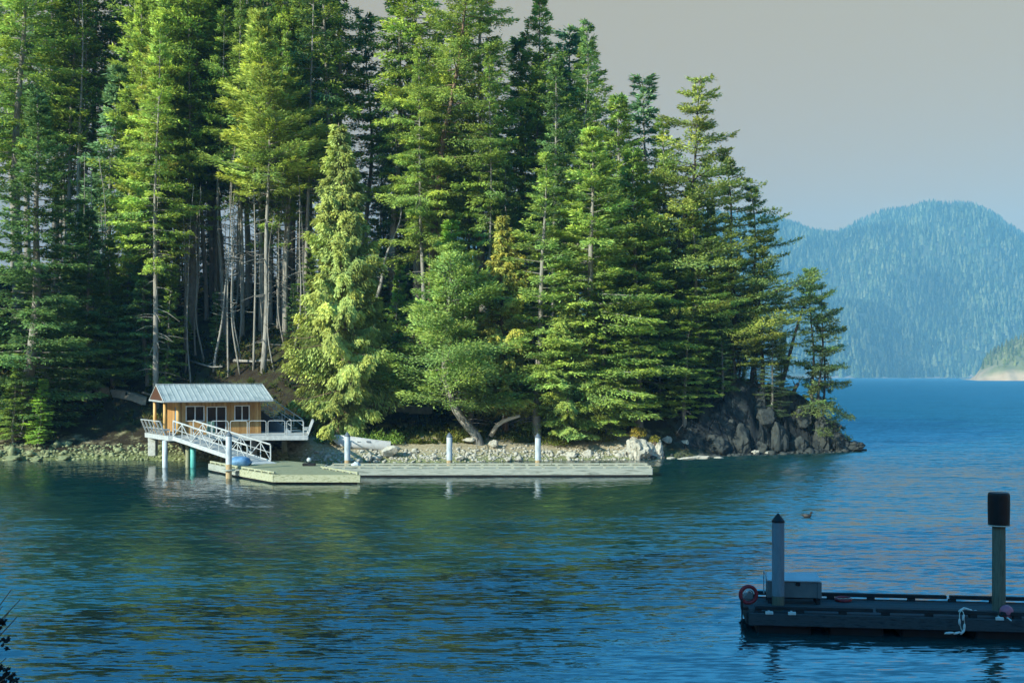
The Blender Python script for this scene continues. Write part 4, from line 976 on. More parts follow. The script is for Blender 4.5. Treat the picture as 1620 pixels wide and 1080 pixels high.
pile(450, 91.5, -.5, DZ - .11, .22, 'pile_green_wood'); pile(402, 90.5, -1, DZ - .11, .24, 'pile_paint'); pile(352, 89.5, -1, DZ - .11, .2, 'pile_green_wood')
mb = MB(); x = atx(242, 90.2); mb.box((x, 90.2, (DZ - .11 + .6) / 2), (.62, .62, DZ - .11 - .6), bev=.04); mb.build('concrete_pier', 'concrete', dk)
mb = MB(); mb.bar((atx(283, 88.5), 88.5, DZ - .4), (atx(296, 90.5), 90.5, .4), .12, .12); mb.build('brace', 'old_timber_post', dk)
# railing loops along the front
a = Vector((PB[0], PB[1], 0)); b = Vector((PC[0], PC[1], 0)); dv = (b - a).normalized(); Lr = (b - a).length
def loop(p, q, h=1.08, z=DZ + .05, r=.028):
    m = MB(); d = (q - p).normalized(); up = Vector((0, 0, 1)); c = .14; p = p + up * z; q = q + up * z
    m.tube([p, p + up * (h - c), p + up * (h - c * .3) + d * c * .3, p + up * h + d * c, q + up * h - d * c, q + up * (h - c * .3) - d * c * .3, q + up * (h - c), q], r, 7)
    m.tube([p + up * .05, q + up * .05], r * .8, 6)
    m.box(p - up * .02, (.12, .10, .06)); m.box(q - up * .02, (.12, .10, .06))
    m.build('railing_panel', 'white_aluminium', dk, smooth=False)
s_ = 3.1
while s_ + 1.3 < Lr: loop(a + dv * s_, a + dv * (s_ + 1.26)); s_ += 1.40
m = MB(); e = Vector((-16.9, 93.6, 0))
# benches whose backs lean out over the water
def bench(p, q, outv, n, label, seat=True):
    d = (q - p); ou = Vector(outv).normalized(); up = Vector((0, 0, 1))
    t = thing('deck_bench', label, 'bench', ((p + q) / 2) + up * DZ); f = MB()
    for k in range(n):
        c = p + d * (k / (n - 1)); f.bar(c + up * (DZ + .02), c + up * (DZ + 1.08) + ou * .42, .07, .10, ou); f.bar(c + up * (DZ + .42) - ou * .35, c + up * (DZ + .42) + ou * .12, .05, .07); f.bar(c + up * (DZ + .02) - ou * .32, c + up * (DZ + .4) - ou * .32, .05, .05)
    f.build('leg_frame', 'white_aluminium', t)
    f = MB(); f.bar(p + up * (DZ + 1.1) + ou * .43, q + up * (DZ + 1.1) + ou * .43, .10, .06); f.build('top_rail', 'white_aluminium', t)
    f = MB()
    for k in (-.28, -.12, .04): f.bar(p + up * (DZ + .475) + ou * k, q + up * (DZ + .475) + ou * k, .13, .035)
    f.build('seat', 'deck_planks', t)
A3, B3 = Vector((PA[0], PA[1], 0)), Vector((PB[0], PB[1], 0))
nv = Vector((-(B3 - A3).y, (B3 - A3).x, 0)); nv = -nv if nv.x > 0 else nv
bench(A3 + (B3 - A3) * .06, A3 + (B3 - A3) * .86, nv, 6, 'white deck bench with outward slanting back posts beside porch')
C3 = Vector((PC[0], PC[1], 0)); bench(C3 + (e - C3) * .03, C3 + (e - C3) * .5, (1, -.12, 0), 4, 'short white deck bench at far end from porch, back slanting outward')
# a chair by the glass door
ch = thing('deck_chair', 'green slatted chair beside glass door of cabin', 'chair', tuple(at(333, 690, 87.2).xy) + (DZ,), R(200))
m = MB(); m.box((0, 0, .38), (.52, .5, .05), Euler((R(-8), 0, 0))); m.build('seat', 'chair_green', ch, local=True)
for k in range(5):
    m = MB(); m.box((-.21 + k * .105, .30, .70), (.085, .025, .72), Euler((R(-16), 0, 0))); m.build('slat', 'chair_green', ch, local=True)
for (sx, sy) in ((-1, -1), (1, -1), (-1, 1), (1, 1)):
    m = MB(); m.bar((sx * .25, sy * .22, 0), (sx * .25, sy * .22, .56 if sy < 0 else .44), .05, .05); m.build('leg', 'chair_green', ch, local=True)
for sx in (-1, 1):
    m = MB(); m.box((sx * .27, 0, .575), (.11, .62, .03)); m.build('armrest', 'chair_green', ch, local=True)

# stair ramp coming down from the hill to the deck
S0, S1 = Vector((atx(414, 95.0), 95.0, 4.25)), Vector((atx(470, 91.0), 91.0, DZ))
st = thing('stairway', 'shaded stairway with grey boarded side and tube handrail behind right of cabin', 'stairs', tuple(S1))
dS = (S1 - S0); side = Vector((-dS.y, dS.x, 0)).normalized() * .55
if side.y > 0: side = -side
m = MB()
for k in range(11):
    p = S0 + dS * (k / 11); m.box((p.x, p.y, p.z), (.42, 1.05, .05), Euler((0, 0, math.atan2(dS.y, dS.x))))
m.build('tread', 'deck_planks', st)
m = MB(); p0 = S0 + side * 1.08; p1 = S1 + side * 1.08; m.add([p0 + Vector((0, 0, .12)), p1 + Vector((0, 0, .12)), (p1.x, p1.y, DZ + .0), (p0.x, p0.y, DZ + .0)] + [v + Vector((.04, .05, 0)) for v in (p0 + Vector((0, 0, .12)), p1 + Vector((0, 0, .12)), Vector((p1.x, p1.y, DZ)), Vector((p0.x, p0.y, DZ)))],
                                                                                           [(0, 1, 2, 3), (7, 6, 5, 4), (0, 4, 5, 1), (0, 3, 7, 4)]); m.build('side_panel', 'stair_panel', st)
for sg in (1, -1):
    m = MB(); q0 = S0 + side * sg; q1 = S1 + side * sg; up = Vector((0, 0, 1)); m.tube([q0 + up * 1.0, q1 + up * 1.0], .03, 7); m.tube([q0 + up * .55, q1 + up * .55], .022, 6)
    for k in range(5): c = q0.lerp(q1, k / 4); m.tube([c, c + up * 1.0], .026, 6)
    m.build('handrail', 'white_aluminium', st)

# ------------------------------------------------------------------ gangway
N0, N1, F0, F1 = at(274, 690, 85.25), at(391, 734, 82.0), at(306, 690, 86.1), at(428, 732, 83.0)
N0.z = F0.z = DZ - .05; N1.z = F1.z = .72
gw = thing('gangway', 'white aluminium truss gangway sloping from cabin deck to floats', 'gangway', tuple((N1 + F1) / 2))
m = MB()
fl = [N0, F0, F1, N1]; m.add([v + Vector((0, 0, .0)) for v in fl] + [v - Vector((0, 0, .06)) for v in fl], [(0, 3, 2, 1), (4, 5, 6, 7), (0, 1, 5, 4), (1, 2, 6, 5), (2, 3, 7, 6), (3, 0, 4, 7)]); m.build('walkway', 'deck_planks', gw)
def truss(p, q, n=8, h=1.22):
    up = Vector((0, 0, 1)); m = MB(); w = .085
    m.bar(p - up * .08, q - up * .08, .09, .30); m.bar(p + up * h, q + up * h, .09, .10)
    for k in range(n + 1):
        c = p.lerp(q, k / n); m.bar(c + up * .07, c + up * (h - .05), w if k in (0, n) else .06, w if k in (0, n) else .06, (1, 0, 0))
        if k < n:
            e_ = p.lerp(q, (k + 1) / n)
            if k % 2 == 0: m.bar(c + up * .08, e_ + up * (h - .06), .05, .05)
            else: m.bar(c + up * (h - .06), e_ + up * .08, .05, .05)
    m.bar(p + up * .62, q + up * .62, .03, .04)
    m.build('truss', 'white_aluminium', gw)
truss(N0, N1); truss(F0, F1)
m = MB(); m.add([N1, F1, F1 + Vector((.55, -.45, -.10)), N1 + Vector((.55, -.45, -.10))] + [v - Vector((0, 0, .03)) for v in (N1, F1, F1 + Vector((.55, -.45, -.10)), N1 + Vector((.55, -.45, -.10)))], [(0, 3, 2, 1), (4, 5, 6, 7), (3, 7, 6, 2), (0, 4, 7, 3), (1, 2, 6, 5)]); m.build('transition_plate', 'white_aluminium', gw)

# ------------------------------------------------------------------ far floats
def inset(poly, d):
    c = Vector((sum(p[0] for p in poly) / len(poly), sum(p[1] for p in poly) / len(poly), 0)); out = []
    for p in poly:
        v = Vector((p[0], p[1], 0)) - c; v *= (v.length - d) / v.length; out.append(((c + v).x, (c + v).y))
    return out
def float_dock(name, label, poly, top, deck_mat, fascia_mat, rails, blk=.62, zf0=.14):
    """rails: list of edge indexes that carry a bull rail on blocks"""
    c = (sum(p[0] for p in poly) / len(poly), sum(p[1] for p in poly) / len(poly), 0)
    t = thing(name, label, 'dock', c)
    m = MB(); m.prism(inset(poly, .09), top - .08, top); m.build('deck', deck_mat, t)
    m = MB(); n = len(poly)
    for i in range(n):
        a, b = poly[i], poly[(i + 1) % n]; m.bar((a[0], a[1], (zf0 + top - .02) / 2), (b[0], b[1], (zf0 + top - .02) / 2), .10, top - .02 - zf0)
    m.build('fascia', fascia_mat, t)
    m = MB(); m.prism(inset(poly, .22), -.4, top - .1); m.build('pontoon', 'float_black', t)
    for i in rails:
        a = Vector((poly[i][0], poly[i][1], 0)); b = Vector((poly[(i + 1) % n][0], poly[(i + 1) % n][1], 0)); d = (b - a).normalized(); L = (b - a).length
        cc = Vector((c[0], c[1], 0)); iv = Vector((-d.y, d.x, 0)); iv = iv if iv.dot(cc - a) > 0 else -iv
        a = a + iv * .12; b = b + iv * .12; m = MB(); k = .15; seg = 3.4; s = .05
        while s < L - .3:
            e_ = min(L - .05, s + seg); p0 = a + d * s; p1 = a + d * (e_ - .04); m.bar(p0 + Vector((0, 0, top + .125)), p1 + Vector((0, 0, top + .125)), .13, .10)
            s = e_
        while k < L: p = a + d * k; m.box((p.x, p.y, top + .0375), (.2, .13, .073), Euler((0, 0, math.atan2(d.y, d.x)))); k += blk * 1.7
        m.build('bull_rail', deck_mat if deck_mat != 'float_deck_wood' else 'fascia_mossy', t)
    return t
float_dock('float_dock', 'square mossy plank float nearest viewer below gangway', [(-15.3, 73.0), (-9.72, 72.85), (-12.95, 77.8), (-18.45, 77.25)], .62, 'float_deck_wood', 'fascia_mossy', [1, 3])
float_dock('landing_float', 'small pale landing float under foot of gangway', [(-22.0, 82.6), (-18.6, 77.45), (-13.1, 78.0), (-13.3, 81.6), (-16.8, 85.0)], .60, 'float_deck_wood', 'fascia_wood', [0])
float_dock('long_dock', 'long narrow weathered dock running along the gravel beach', [(-12.75, 78.0), (9.66, 78.35), (9.62, 80.65), (-12.75, 80.3)], .60, 'rail_dock_wood', 'fascia_wood', [0, 2])
def far_pile(px, Y, top, label, collar=False, z0=-2.0):
    x = atx(px, Y); zt = CAMZ - (top - HZ) / F * Y
    t = thing('piling', label, 'piling', (x, Y, 0), group='white steel pilings holding the far floats')
    m = MB(); m.tube([(0, 0, .95), (0, 0, zt - .30)], .205, 18); m.build('shaft', 'pile_paint', t, smooth=False, local=True); smooth_by_angle(t.children[-1])
    m = MB(); m.tube([(0, 0, z0), (0, 0, .953)], .202, 18); m.build('rusty_base', 'pile_rust', t, local=True); smooth_by_angle(t.children[-1])
    m = MB(); m.lathe((0, 0, zt - .33), [(.215, 0), (.215, .06), (.20, .10), (.03, .33)], 18); m.build('cap', 'pile_cap_grey', t, local=True)
    if collar:
        m = MB(); m.tube([(.34 * math.cos(k / 16 * 6.283), .34 * math.sin(k / 16 * 6.283), .55) for k in range(16)], .06, 6, closed=True); m.box((.45, .25, .55), (.5, .5, .08)); m.build('pile_hoop', 'fascia_wood', t, local=True)
    return t
far_pile(362, 77.2, 682, 'white piling standing in front of gangway, ringed by a hoop', True)
far_pile(549.5, 80.95, 683, 'white piling nearest the beached skiff, first on the long dock')
far_pile(711, 80.95, 684, 'middle white piling of the long dock')
far_pile(851, 80.95, 685, 'white piling furthest towards the point on long dock')
# things lying on the floats
m = MB(); bm = bmesh.new(); bmesh.ops.create_icosphere(bm, subdivisions=3, radius=1)
vs = []
for v in bm.verts:
    p = v.co.copy(); p *= 1 + .25 * noise.noise(p * 1.7 + Vector((4, 2, 1))) + .08 * noise.noise(p * 6); p.z = max(p.z, -.5); vs.append(Vector((-19.2, 80.4, .82)) + Vector((p.x * .85, p.y * .6, p.z * .45)))
m.add(vs, [[v.index for v in f.verts] for f in bm.faces]); bm.free()
o = m.build('tarp_bundle', 'blue_tarp', smooth=True); tag(o, 'blue tarpaulin bundle on landing float behind hooped piling', 'tarp')
x = atx(489, 80.2); t = thing('mooring_buoy', 'round white buoy on dark base at back of floats', 'buoy', (x, 80.2, .6))
m = MB(); m.ball((x, 80.2, 1.02), .17); m.tube([(x, 80.2, .8), (x, 80.2, .9)], .06, 8); m.build('ball', 'white_float', t, smooth=True)
m = MB(); m.box((x, 80.2, .70), (.9, .35, .2), bev=.03); m.tube([(x, 80.2, .78), (x, 80.2, .86)], .1, 10); m.build('base', 'float_black', t)
m = MB(); bm = bmesh.new(); bmesh.ops.create_icosphere(bm, subdivisions=3, radius=1); vs = []
for v in bm.verts:
    p = v.co * (1 + .35 * noise.noise(v.co * 2.1)); p.z = max(p.z, -.45); vs.append(Vector((atx(563, 78.7), 78.7, .74)) + Vector((p.x * .32, p.y * .25, p.z * .26)))
m.add(vs, [[v.index for v in f.verts] for f in bm.faces]); bm.free(); o = m.build('sack', 'white_float', smooth=True); tag(o, 'crumpled white sack on the long dock beside mossy float corner', 'sack')

# ------------------------------------------------------------------ beached skiff
sk = thing('skiff', 'white open skiff hauled up on beach, bow towards cabin', 'boat', (atx(571, 93.0), 93.0, .88), R(184))
def hull(Lh=4.7, B=.86, Hh=.74):
    st_ = 15; vs = []; ring = 9
    for i in range(st_):
        u = i / (st_ - 1); bw = B * (1 - max(0, (u - .35) / .65) ** 2.3); sheer = Hh * (1 + .38 * u ** 2); keel = .02 + .55 * max(0, (u - .72) / .28) ** 2.2
        for k in range(ring):
            a = (k / (ring - 1)) * 2 - 1; y = bw * (abs(a) ** .75) * (1 if a > 0 else -1); q = abs(a) ** 2.6; z = keel + (sheer - keel) * (q * .92 + .08 * abs(a)); vs.append(((u - .5) * Lh + .15 * u * q, y, z))
    fs = [(i * ring + k, (i + 1) * ring + k, (i + 1) * ring + k + 1, i * ring + k + 1) for i in range(st_ - 1) for k in range(ring - 1)]
    return vs, fs, st_, ring
vs, fs, st_, ring = hull(); m = MB(); m.add(vs, fs)
inn = [(x * .97, y * .93, z + .035) for x, y, z in vs]; m.add(inn, [tuple(reversed(f)) for f in fs])
o_ = len(vs)
for i in range(st_ - 1):
    for k in (0, ring - 1): m.f.append((i * ring + k, (i + 1) * ring + k, o_ + (i + 1) * ring + k, o_ + i * ring + k))
m.f.append(tuple(range(ring))); m.build('hull', 'skiff_white', sk, smooth=False, local=True); smooth_by_angle(sk.children[-1], 50)
m = MB()
for k in (0, ring - 1): m.tube([Vector(vs[i * ring + k]) + Vector((0, 0, .015)) for i in range(st_)], .03, 6)
m.build('gunwale', 'skiff_white', sk, local=True)
for xx in (-1.2, .2):
    m = MB(); m.box((xx, 0, .52), (.32, 1.45, .05)); m.build('thwart', 'skiff_trim', sk, local=True)
m = MB(); m.box((-2.33, 0, .52), (.06, 1.1, .5)); m.build('transom', 'skiff_trim', sk, local=True)
m = MB(); m.box((-.55, .80, .60), (.34, .09, .13), bev=.02); m.build('fender_pad', 'skiff_trim', sk, local=True)
sk.rotation_euler = (R(14), R(-6), R(186))

# ------------------------------------------------------------------ near dock
D0 = Vector((6.42, 30.85, 0)); dd = Vector((1, -.125, 0)).normalized(); db = Vector((-dd.y, dd.x, 0))     # along, back
LN, WD, TOP = 13.0, 2.3, .57
def dp(a, b, z): return D0 + dd * a + db * b + Vector((0, 0, z))
nd = thing('near_dock', 'dark weathered timber dock in shade at front, floats beneath', 'dock', tuple(D0))
RZ = math.atan2(dd.y, dd.x); E = Euler((0, 0, RZ))
m = MB()
k = 0.0
rg = random.Random(4)
for j in range(12):                      # deck boards run lengthwise, slightly uneven
    y = .12 + j * (WD - .24) / 12; c = dp(LN / 2, y + .085, TOP - .03 + rg.uniform(-.004, .004)); m.box(c, (LN - .1, (WD - .24) / 12 - .012, .05), E)
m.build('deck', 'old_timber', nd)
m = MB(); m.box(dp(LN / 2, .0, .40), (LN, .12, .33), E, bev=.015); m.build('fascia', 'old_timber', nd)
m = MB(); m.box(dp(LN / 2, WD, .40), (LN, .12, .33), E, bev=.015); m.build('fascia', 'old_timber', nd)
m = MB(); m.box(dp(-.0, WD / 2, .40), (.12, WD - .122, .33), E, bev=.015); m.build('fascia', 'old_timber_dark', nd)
for a in np.arange(.2, LN - .5, 1.9):
    m = MB(); m.box(dp(a + .75, WD / 2, .0), (1.45, WD - .3, .72), E, bev=.06); m.build('pontoon', 'float_black', nd)
for (side_, y) in (('f', .10), ('b', WD - .08)):
    a = .12
    while a < LN - .5:
        L = min(4.05 if side_ == 'b' else 3.2, LN - a); L = L if not (side_ == 'b' and a < .5) else 5.62
        L = min(L, LN - a); m = MB(); m.box(dp(a + L / 2, y, TOP + .125), (L - .09, .15, .10), E, bev=.012); m.build('bull_rail', 'old_timber_dark', nd); a += L
    for a in np.arange(.25, LN, 1.12): m = MB(); m.box(dp(a, y, TOP + .033), (.2, .14, .078), E); m.build('rail_block', 'old_timber_dark', nd)
# white hoop brackets where the pilings pass the front rail
for (px,) in ((1216,), (1251,), (1563,)):
    aa = (atx(px, 30.85) - D0.x); m = MB(); m.box(dp(aa, -.062, .585), (.21, .05, .085), E, bev=.012); m.tube([dp(aa, -.06, .6), dp(aa, .3, .64)], .03, 6); m.build('hoop_bracket', 'white_float', nd)
# pilings
t = thing('piling', 'steel piling with black pointed cap rising from near dock', 'piling', (7.31, 31.25, 0)); x, y = 7.31, 31.25
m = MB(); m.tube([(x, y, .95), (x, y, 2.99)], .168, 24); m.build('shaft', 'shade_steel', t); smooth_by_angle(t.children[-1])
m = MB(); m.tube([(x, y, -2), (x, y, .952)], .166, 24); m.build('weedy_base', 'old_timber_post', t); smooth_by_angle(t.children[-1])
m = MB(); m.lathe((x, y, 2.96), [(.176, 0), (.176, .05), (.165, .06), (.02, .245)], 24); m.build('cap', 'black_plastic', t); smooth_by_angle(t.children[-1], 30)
t = thing('piling', 'wooden piling wearing a large black drum cap at near dock', 'piling', (13.05, 30.5, 0)); x, y = 13.05, 30.5
m = MB(); m.tube([(x, y, -2), (x, y, 1.2), (x, y, 3.02)], [.178, .172, .168], 20); m.build('shaft', 'old_timber_post', t); smooth_by_angle(t.children[-1])
m = MB(); m.lathe((x, y, 2.98), [(.262, 0), (.272, .03), (.272, .05), (.278, .3), (.282, .56), (.280, .78), (.272, .84), (.245, .875), (.10, .885)], 28); m.build('drum_cap', 'black_plastic', t); smooth_by_angle(t.children[-1], 35)
m = MB(); m.tube([(x + .272 * math.cos(k / 28 * 6.283), y + .272 * math.sin(k / 28 * 6.283), 2.98) for k in range(28)], .016, 5, closed=True); m.build('cap_rim', 'rope', t)
# dock box
bx = thing('dock_box', 'grey storage locker with pale sloping lid on near dock', 'locker', tuple(dp(1.36, 1.62, TOP)), RZ)
m = MB(); m.box((0, 0, .40), (1.46, .62, .46), bev=.02); m.build('body', 'box_grey', bx, local=True)
m = MB(); m.add([(-.74, -.34, .632), (.74, -.34, .632), (.74, .34, .632), (-.74, .34, .632), (-.74, -.34, .66), (.74, -.34, .66), (.70, .30, .78), (-.70, .30, .78), (.70, .34, .78), (-.70, .34, .78)], [(0, 3, 2, 1), (0, 1, 5, 4), (4, 5, 6, 7), (7, 6, 8, 9), (9, 8, 2, 3), (1, 2, 8, 6, 5), (0, 4, 7, 9, 3)]); m.build('lid', 'box_lid', bx, local=True)
for sx in (-1, 1):
    for sy in (-1, 1):
        m = MB(); m.box((sx * .66, sy * .24, .085), (.12, .12, .17)); m.build('leg', 'old_timber_dark', bx, local=True)
for sx in (-1, 1): m = MB(); m.box((sx * .70, -.325, .40), (.10, .03, .44)); m.build('corner_strip', 'box_grey', bx, local=True)
m = MB(); m.box((.10, -.335, .57), (.13, .04, .09), bev=.01); m.build('latch', 'black_plastic', bx, local=True)
m = MB(); m.bar((-.80, .1, .2), (-.80, .1, .85), .03, .03); m.bar((-.80, .1, .85), (-.70, -.1, .66), .03, .03); m.build('lid_stay', 'box_lid', bx, local=True)
# life ring on a post over a grey reel at the dock corner
lr = thing('life_ring', 'dark red ring with pale inner hoop on post at near dock corner', 'life ring', tuple(dp(.12, .45, TOP)))
c = at(1184, 940, 31.2)
def ringpts(c, r, n=28, ax=(1, 0, 0), a0=0, a1=6.2832, open_=False):
    X = Vector(ax).normalized(); Z = Vector((0, 0, 1)); return [c + X * r * math.cos(a0 + (a1 - a0) * k / (n - (1 if open_ else 0))) + Z * r * math.sin(a0 + (a1 - a0) * k / (n - (1 if open_ else 0))) for k in range(n)]
m = MB(); m.tube(ringpts(c, .225, ax=(1, .1, 0)), .052, 10, closed=True); m.build('ring', 'red_ring', lr, smooth=True)
m = MB(); m.tube(ringpts(c + Vector((0, -.02, 0)), .155, 16, (1, .1, 0), .1, 3.1, True), .018, 6); m.tube(ringpts(c + Vector((0, -.02, 0)), .11, 12, (1, .1, 0), .5, 2.7, True), .010, 6); m.build('inner_hoop', 'white_float', lr, smooth=True)
m = MB(); m.tube([c + Vector((.0, .03, -.12)), c + Vector((.0, .32, -.10))], .12, 8); m.add([c + Vector(v) for v in ((-.12, 0, -.10), (.05, 0, .10), (.13, 0, .04), (.12, 0, -.12), (-.12, .1, -.10), (.05, .1, .10), (.13, .1, .04), (.12, .1, -.12))], [(0, 3, 2, 1), (4, 5, 6, 7), (0, 1, 5, 4), (1, 2, 6, 5), (2, 3, 7, 6), (3, 0, 4, 7)]); m.build('reel_case', 'box_grey', lr)
m = MB(); p = at(1175, 1000, 31.0); m.tube([(p.x, p.y + .1, -.8), (p.x, p.y + .1, .9)], .022, 7); m.bar((p.x, p.y + .1, .62), (dp(.0, .35, .62)), .06, .06); m.build('post', 'old_timber_dark', lr)
# red lifebelt lying on the back rail
c = at(1334, 941, 32.4); t = thing('life_ring', 'faded red ring lying flat by back rail of near dock', 'life ring', (c.x, c.y, TOP))
m = MB(); m.tube([Vector((c.x + .2 * math.cos(k / 24 * 6.283), c.y + .15 * math.sin(k / 24 * 6.283), TOP + .055 + .02 * math.sin(k / 24 * 6.283))) for k in range(24)], .05, 9, closed=True); m.build('ring', 'red_ring', t, smooth=True)
m = MB(); m.tube([Vector((c.x - .2 + .055 * k, c.y - .14 - .03 * (k % 2), TOP + .1)) for k in range(9)], .012, 5); m.build('grab_line', 'rope', t)
# pink buoy
c = at(1600, 967, 29.9); t = thing('buoy', 'pink round fender buoy resting on the near dock edge', 'buoy', (c.x, c.y, TOP))
m = MB(); m.ball((c.x, c.y + .3, TOP + .16), .175, 20, 13); m.build('ball', 'pink_buoy', t, smooth=True)
m = MB(); m.tube([(c.x - .05, c.y + .18, TOP + .02), (c.x - .10, c.y - .02, TOP + .06), (c.x - .04, c.y - .10, TOP + .0)], .018, 6); m.build('rope_eye', 'white_float', t)
# float line: rope strung with white floats hanging over the edge
t = thing('float_line', 'rope strung with small white floats draped over near dock edge', 'float line', tuple(at(1522, 968, 30.1)))
pts = [(1545, 966, 30.35), (1537, 965, 30.3), (1528, 962, 30.25), (1521, 965, 30.2), (1518, 969, 29.95), (1518, 976, 29.86), (1518, 984, 29.85), (1520, 992, 29.84), (1525, 976, 29.85), (1524, 968, 29.97), (1526, 984, 29.84), (1525, 992, 29.83), (1522, 999, 29.8), (1514, 1001, 29.7), (1502, 1001, 29.65), (1494, 1002, 29.6)]
seq = [0, 1, 2, 3, 4, 5, 6, 7, 12, 13, 14, 15]; P3 = [at(*pts[i]) for i in seq]
for q in P3[-3:]: q.z = max(q.z, .02)
m = MB(); m.tube(P3, .012, 5); m.build('rope', 'rope', t)
m = MB(); m.tube([at(*pts[i]) for i in (3, 9, 8, 10, 11, 12)], .012, 5); m.build('rope', 'rope', t)
for (px, py, Y, dx, dz, L) in [(1521, 964, 30.2, .8, .5, .1), (1529, 962.5, 30.25, 1, -.3, .1), (1535, 964.5, 30.3, 1, -.2, .06), (1543, 966, 30.35, 1, 0, .05), (1524, 976, 29.84, .2, 1, .085), (1518, 983, 29.84, 0, 1, .09), (1525.5, 991, 29.82, .1, 1, .09), (1523, 999, 29.78, .6, .7, .09), (1514, 1000.5, 29.7, 1, .25, .1), (1502, 1000.5, 29.62, 1, .05, .12)]:
    c = at(px, py, Y); d = Vector((dx, 0, dz)).normalized(); c.z = max(c.z, .03)
    m = MB(); m.tube([c - d * L, c - d * L * .7, c, c + d * L * .7, c + d * L], [.010, .026, .033, .026, .010], 9); m.build('float', 'white_float', t, smooth=True)
# duck far out
Yd = CAMZ * F / (818 - HZ); c = Vector((atx(1276, Yd), Yd, 0)); t = thing('duck', 'small dark duck swimming alone beyond the near dock', 'duck', tuple(c))
m = MB(); m.tube([c + Vector((-.24, 0, .13)), c + Vector((-.15, 0, .08)), c + Vector((0, 0, .07)), c + Vector((.13, 0, .07)), c + Vector((.19, 0, .10)), c + Vector((.20, 0, .17)), c + Vector((.21, 0, .23)), c + Vector((.25, 0, .245)), c + Vector((.30, 0, .235)), c + Vector((.34, 0, .225))], [.015, .06, .10, .09, .06, .04, .05, .048, .022, .012], 10); m.build('body', 'duck_brown', t, smooth=True)
for sy in (-1, 1):
    m = MB(); m.ball(c + Vector((-.04, sy * .085, .10)), .10, 10, 6, (1.3, .3, .6)); m.build('wing', 'duck_white', t, smooth=True)

# near bush poking in at lower left
nbx = thing('bare_bush', 'dark leafless twiggy bush poking in at lower left corner', 'bush', (-3.2, 6.2, 4.2)); rg = random.Random(12)
m = MB(); leaves = MB(); gp = MB()
tips = [(4, 958, 6.0), (18, 932, 6.1), (32, 948, 6.1), (27, 975, 6.0), (14, 968, 6.0), (10, 1040, 5.9), (24, 1062, 5.8), (38, 1078, 5.7), (2, 1000, 6.0), (8, 1008, 6.05)]
for (px, py, Y) in tips:
    e_ = at(px, py, Y); b_ = Vector((-3.25 + rg.uniform(-.12, .12), 6.1, 4.7)); mid = b_.lerp(e_, .55) + Vector((-.08, rg.uniform(-.1, .1), .06))
    m.tube([b_, mid, e_], [.010, .006, .0022], 5)
for (px, py, w) in [(3, 985, .045), (6, 1013, .035), (12, 1026, .02), (2, 1056, .03), (10, 1062, .03), (16, 1070, .035), (22, 1066, .02), (4, 1078, .05), (26, 1077, .03)]:
    c = at(px, py, 6.0)
    for k in range(14):
        d = Vector((rg.gauss(0, 1), rg.gauss(0, 1), rg.gauss(0, 1))).normalized(); q = c + d * w * rg.uniform(0, .8); u = d.orthogonal().normalized() * w * .3
        leaves.add([q - u, q + d * w * .4, q + u, q - d * w * .4], [(0, 1, 2, 3)])
m.build('twigs', 'bark_brown', nbx); leaves.build('withered_leaves', 'old_timber_dark', nbx)
EXPO = .72
SKY_R = (.325, .39); SKY_TINT = (.42, 2.3, 2.9, 1); SKY_S = .09
VEIL = [(0.0, (.60, .41, .17)), (.15, (.61, .41, .16)), (.31, (.55, .435, .245)), (.5, (.5, .42, .36))]
# ------------------------------------------------------------------ far shore
def far_ridge(name, mat, x0, x1, y0, y1, nx_, ny_, hfun):
    X, Y = np.meshgrid(np.linspace(x0, x1, nx_), np.linspace(y0, y1, ny_)); Z = hfun(X, Y)
    idx = np.arange(nx_ * ny_).reshape(ny_, nx_); Q = np.stack([idx[:-1, :-1], idx[:-1, 1:], idx[1:, 1:], idx[1:, :-1]], -1).reshape(-1, 4)
    me = mesh_np(name, np.stack([X, Y, Z], -1).reshape(-1, 3), Q, mat); me.polygons.foreach_set('use_smooth', np.ones(len(me.polygons), bool))
    o = bpy.data.objects.new(name, me); COL.objects.link(o); return tag(o, kind='structure')
RIDGE = [(700, 352), (950, 348), (1100, 336), (1180, 338), (1235, 345), (1262, 350), (1292, 357), (1320, 363), (1335, 357), (1352, 347), (1375, 341), (1400, 335), (1450, 328), (1500, 322), (1540, 323), (1570, 333), (1600, 354), (1625, 372), (1680, 400), (1760, 430), (1900, 450)]
YC = 3500.0; YS = 2620.0
def vfbm(X, Y, s, seed, oct=4):
    return np.array([fbm(a * s, b * s, seed, oct) for a, b in zip(X.ravel(), Y.ravel())]).reshape(X.shape)
def mount_h(X, Y):
    px = 810 + X / Y * F; crest = CAMZ + (HZ - interp(px, RIDGE)) / F * YC
    n = vfbm(X, Y, 1 / 520, 2.0, 5)
    gul = np.abs(vfbm(X + Y * .35, Y * .25, 1 / 300, 9.0, 3))
    v = (Y - YS + 90 * vfbm(X, Y * 0, 1 / 400, 5.0, 3)) / (YC - YS)
    rise = np.clip(v, 0, 1) ** .72 * sstep(np.clip(v, 0, 1) / .09)
    back = np.clip((Y - YC) / 700, 0, 1)
    h = (crest - 20) * rise * (1 - back ** 1.5 * .9) + n * 34 * np.clip(v * 3, 0, 1) * (1 - .75 * sstep((v - .75) / .2)) + (gul - .25) * 260 * np.clip(v * 2.2, 0, 1) * np.clip(2.2 - v * 2.2, 0, 1)
    return np.where(v < 0, np.maximum(v * 200, -15), np.maximum(h, 1.0 + 1.5 * np.clip(v * 30, 0, 1)))
far_ridge('mountain', 'mountain_ground', -300, 2500, 2450, 4200, 200, 130, mount_h)
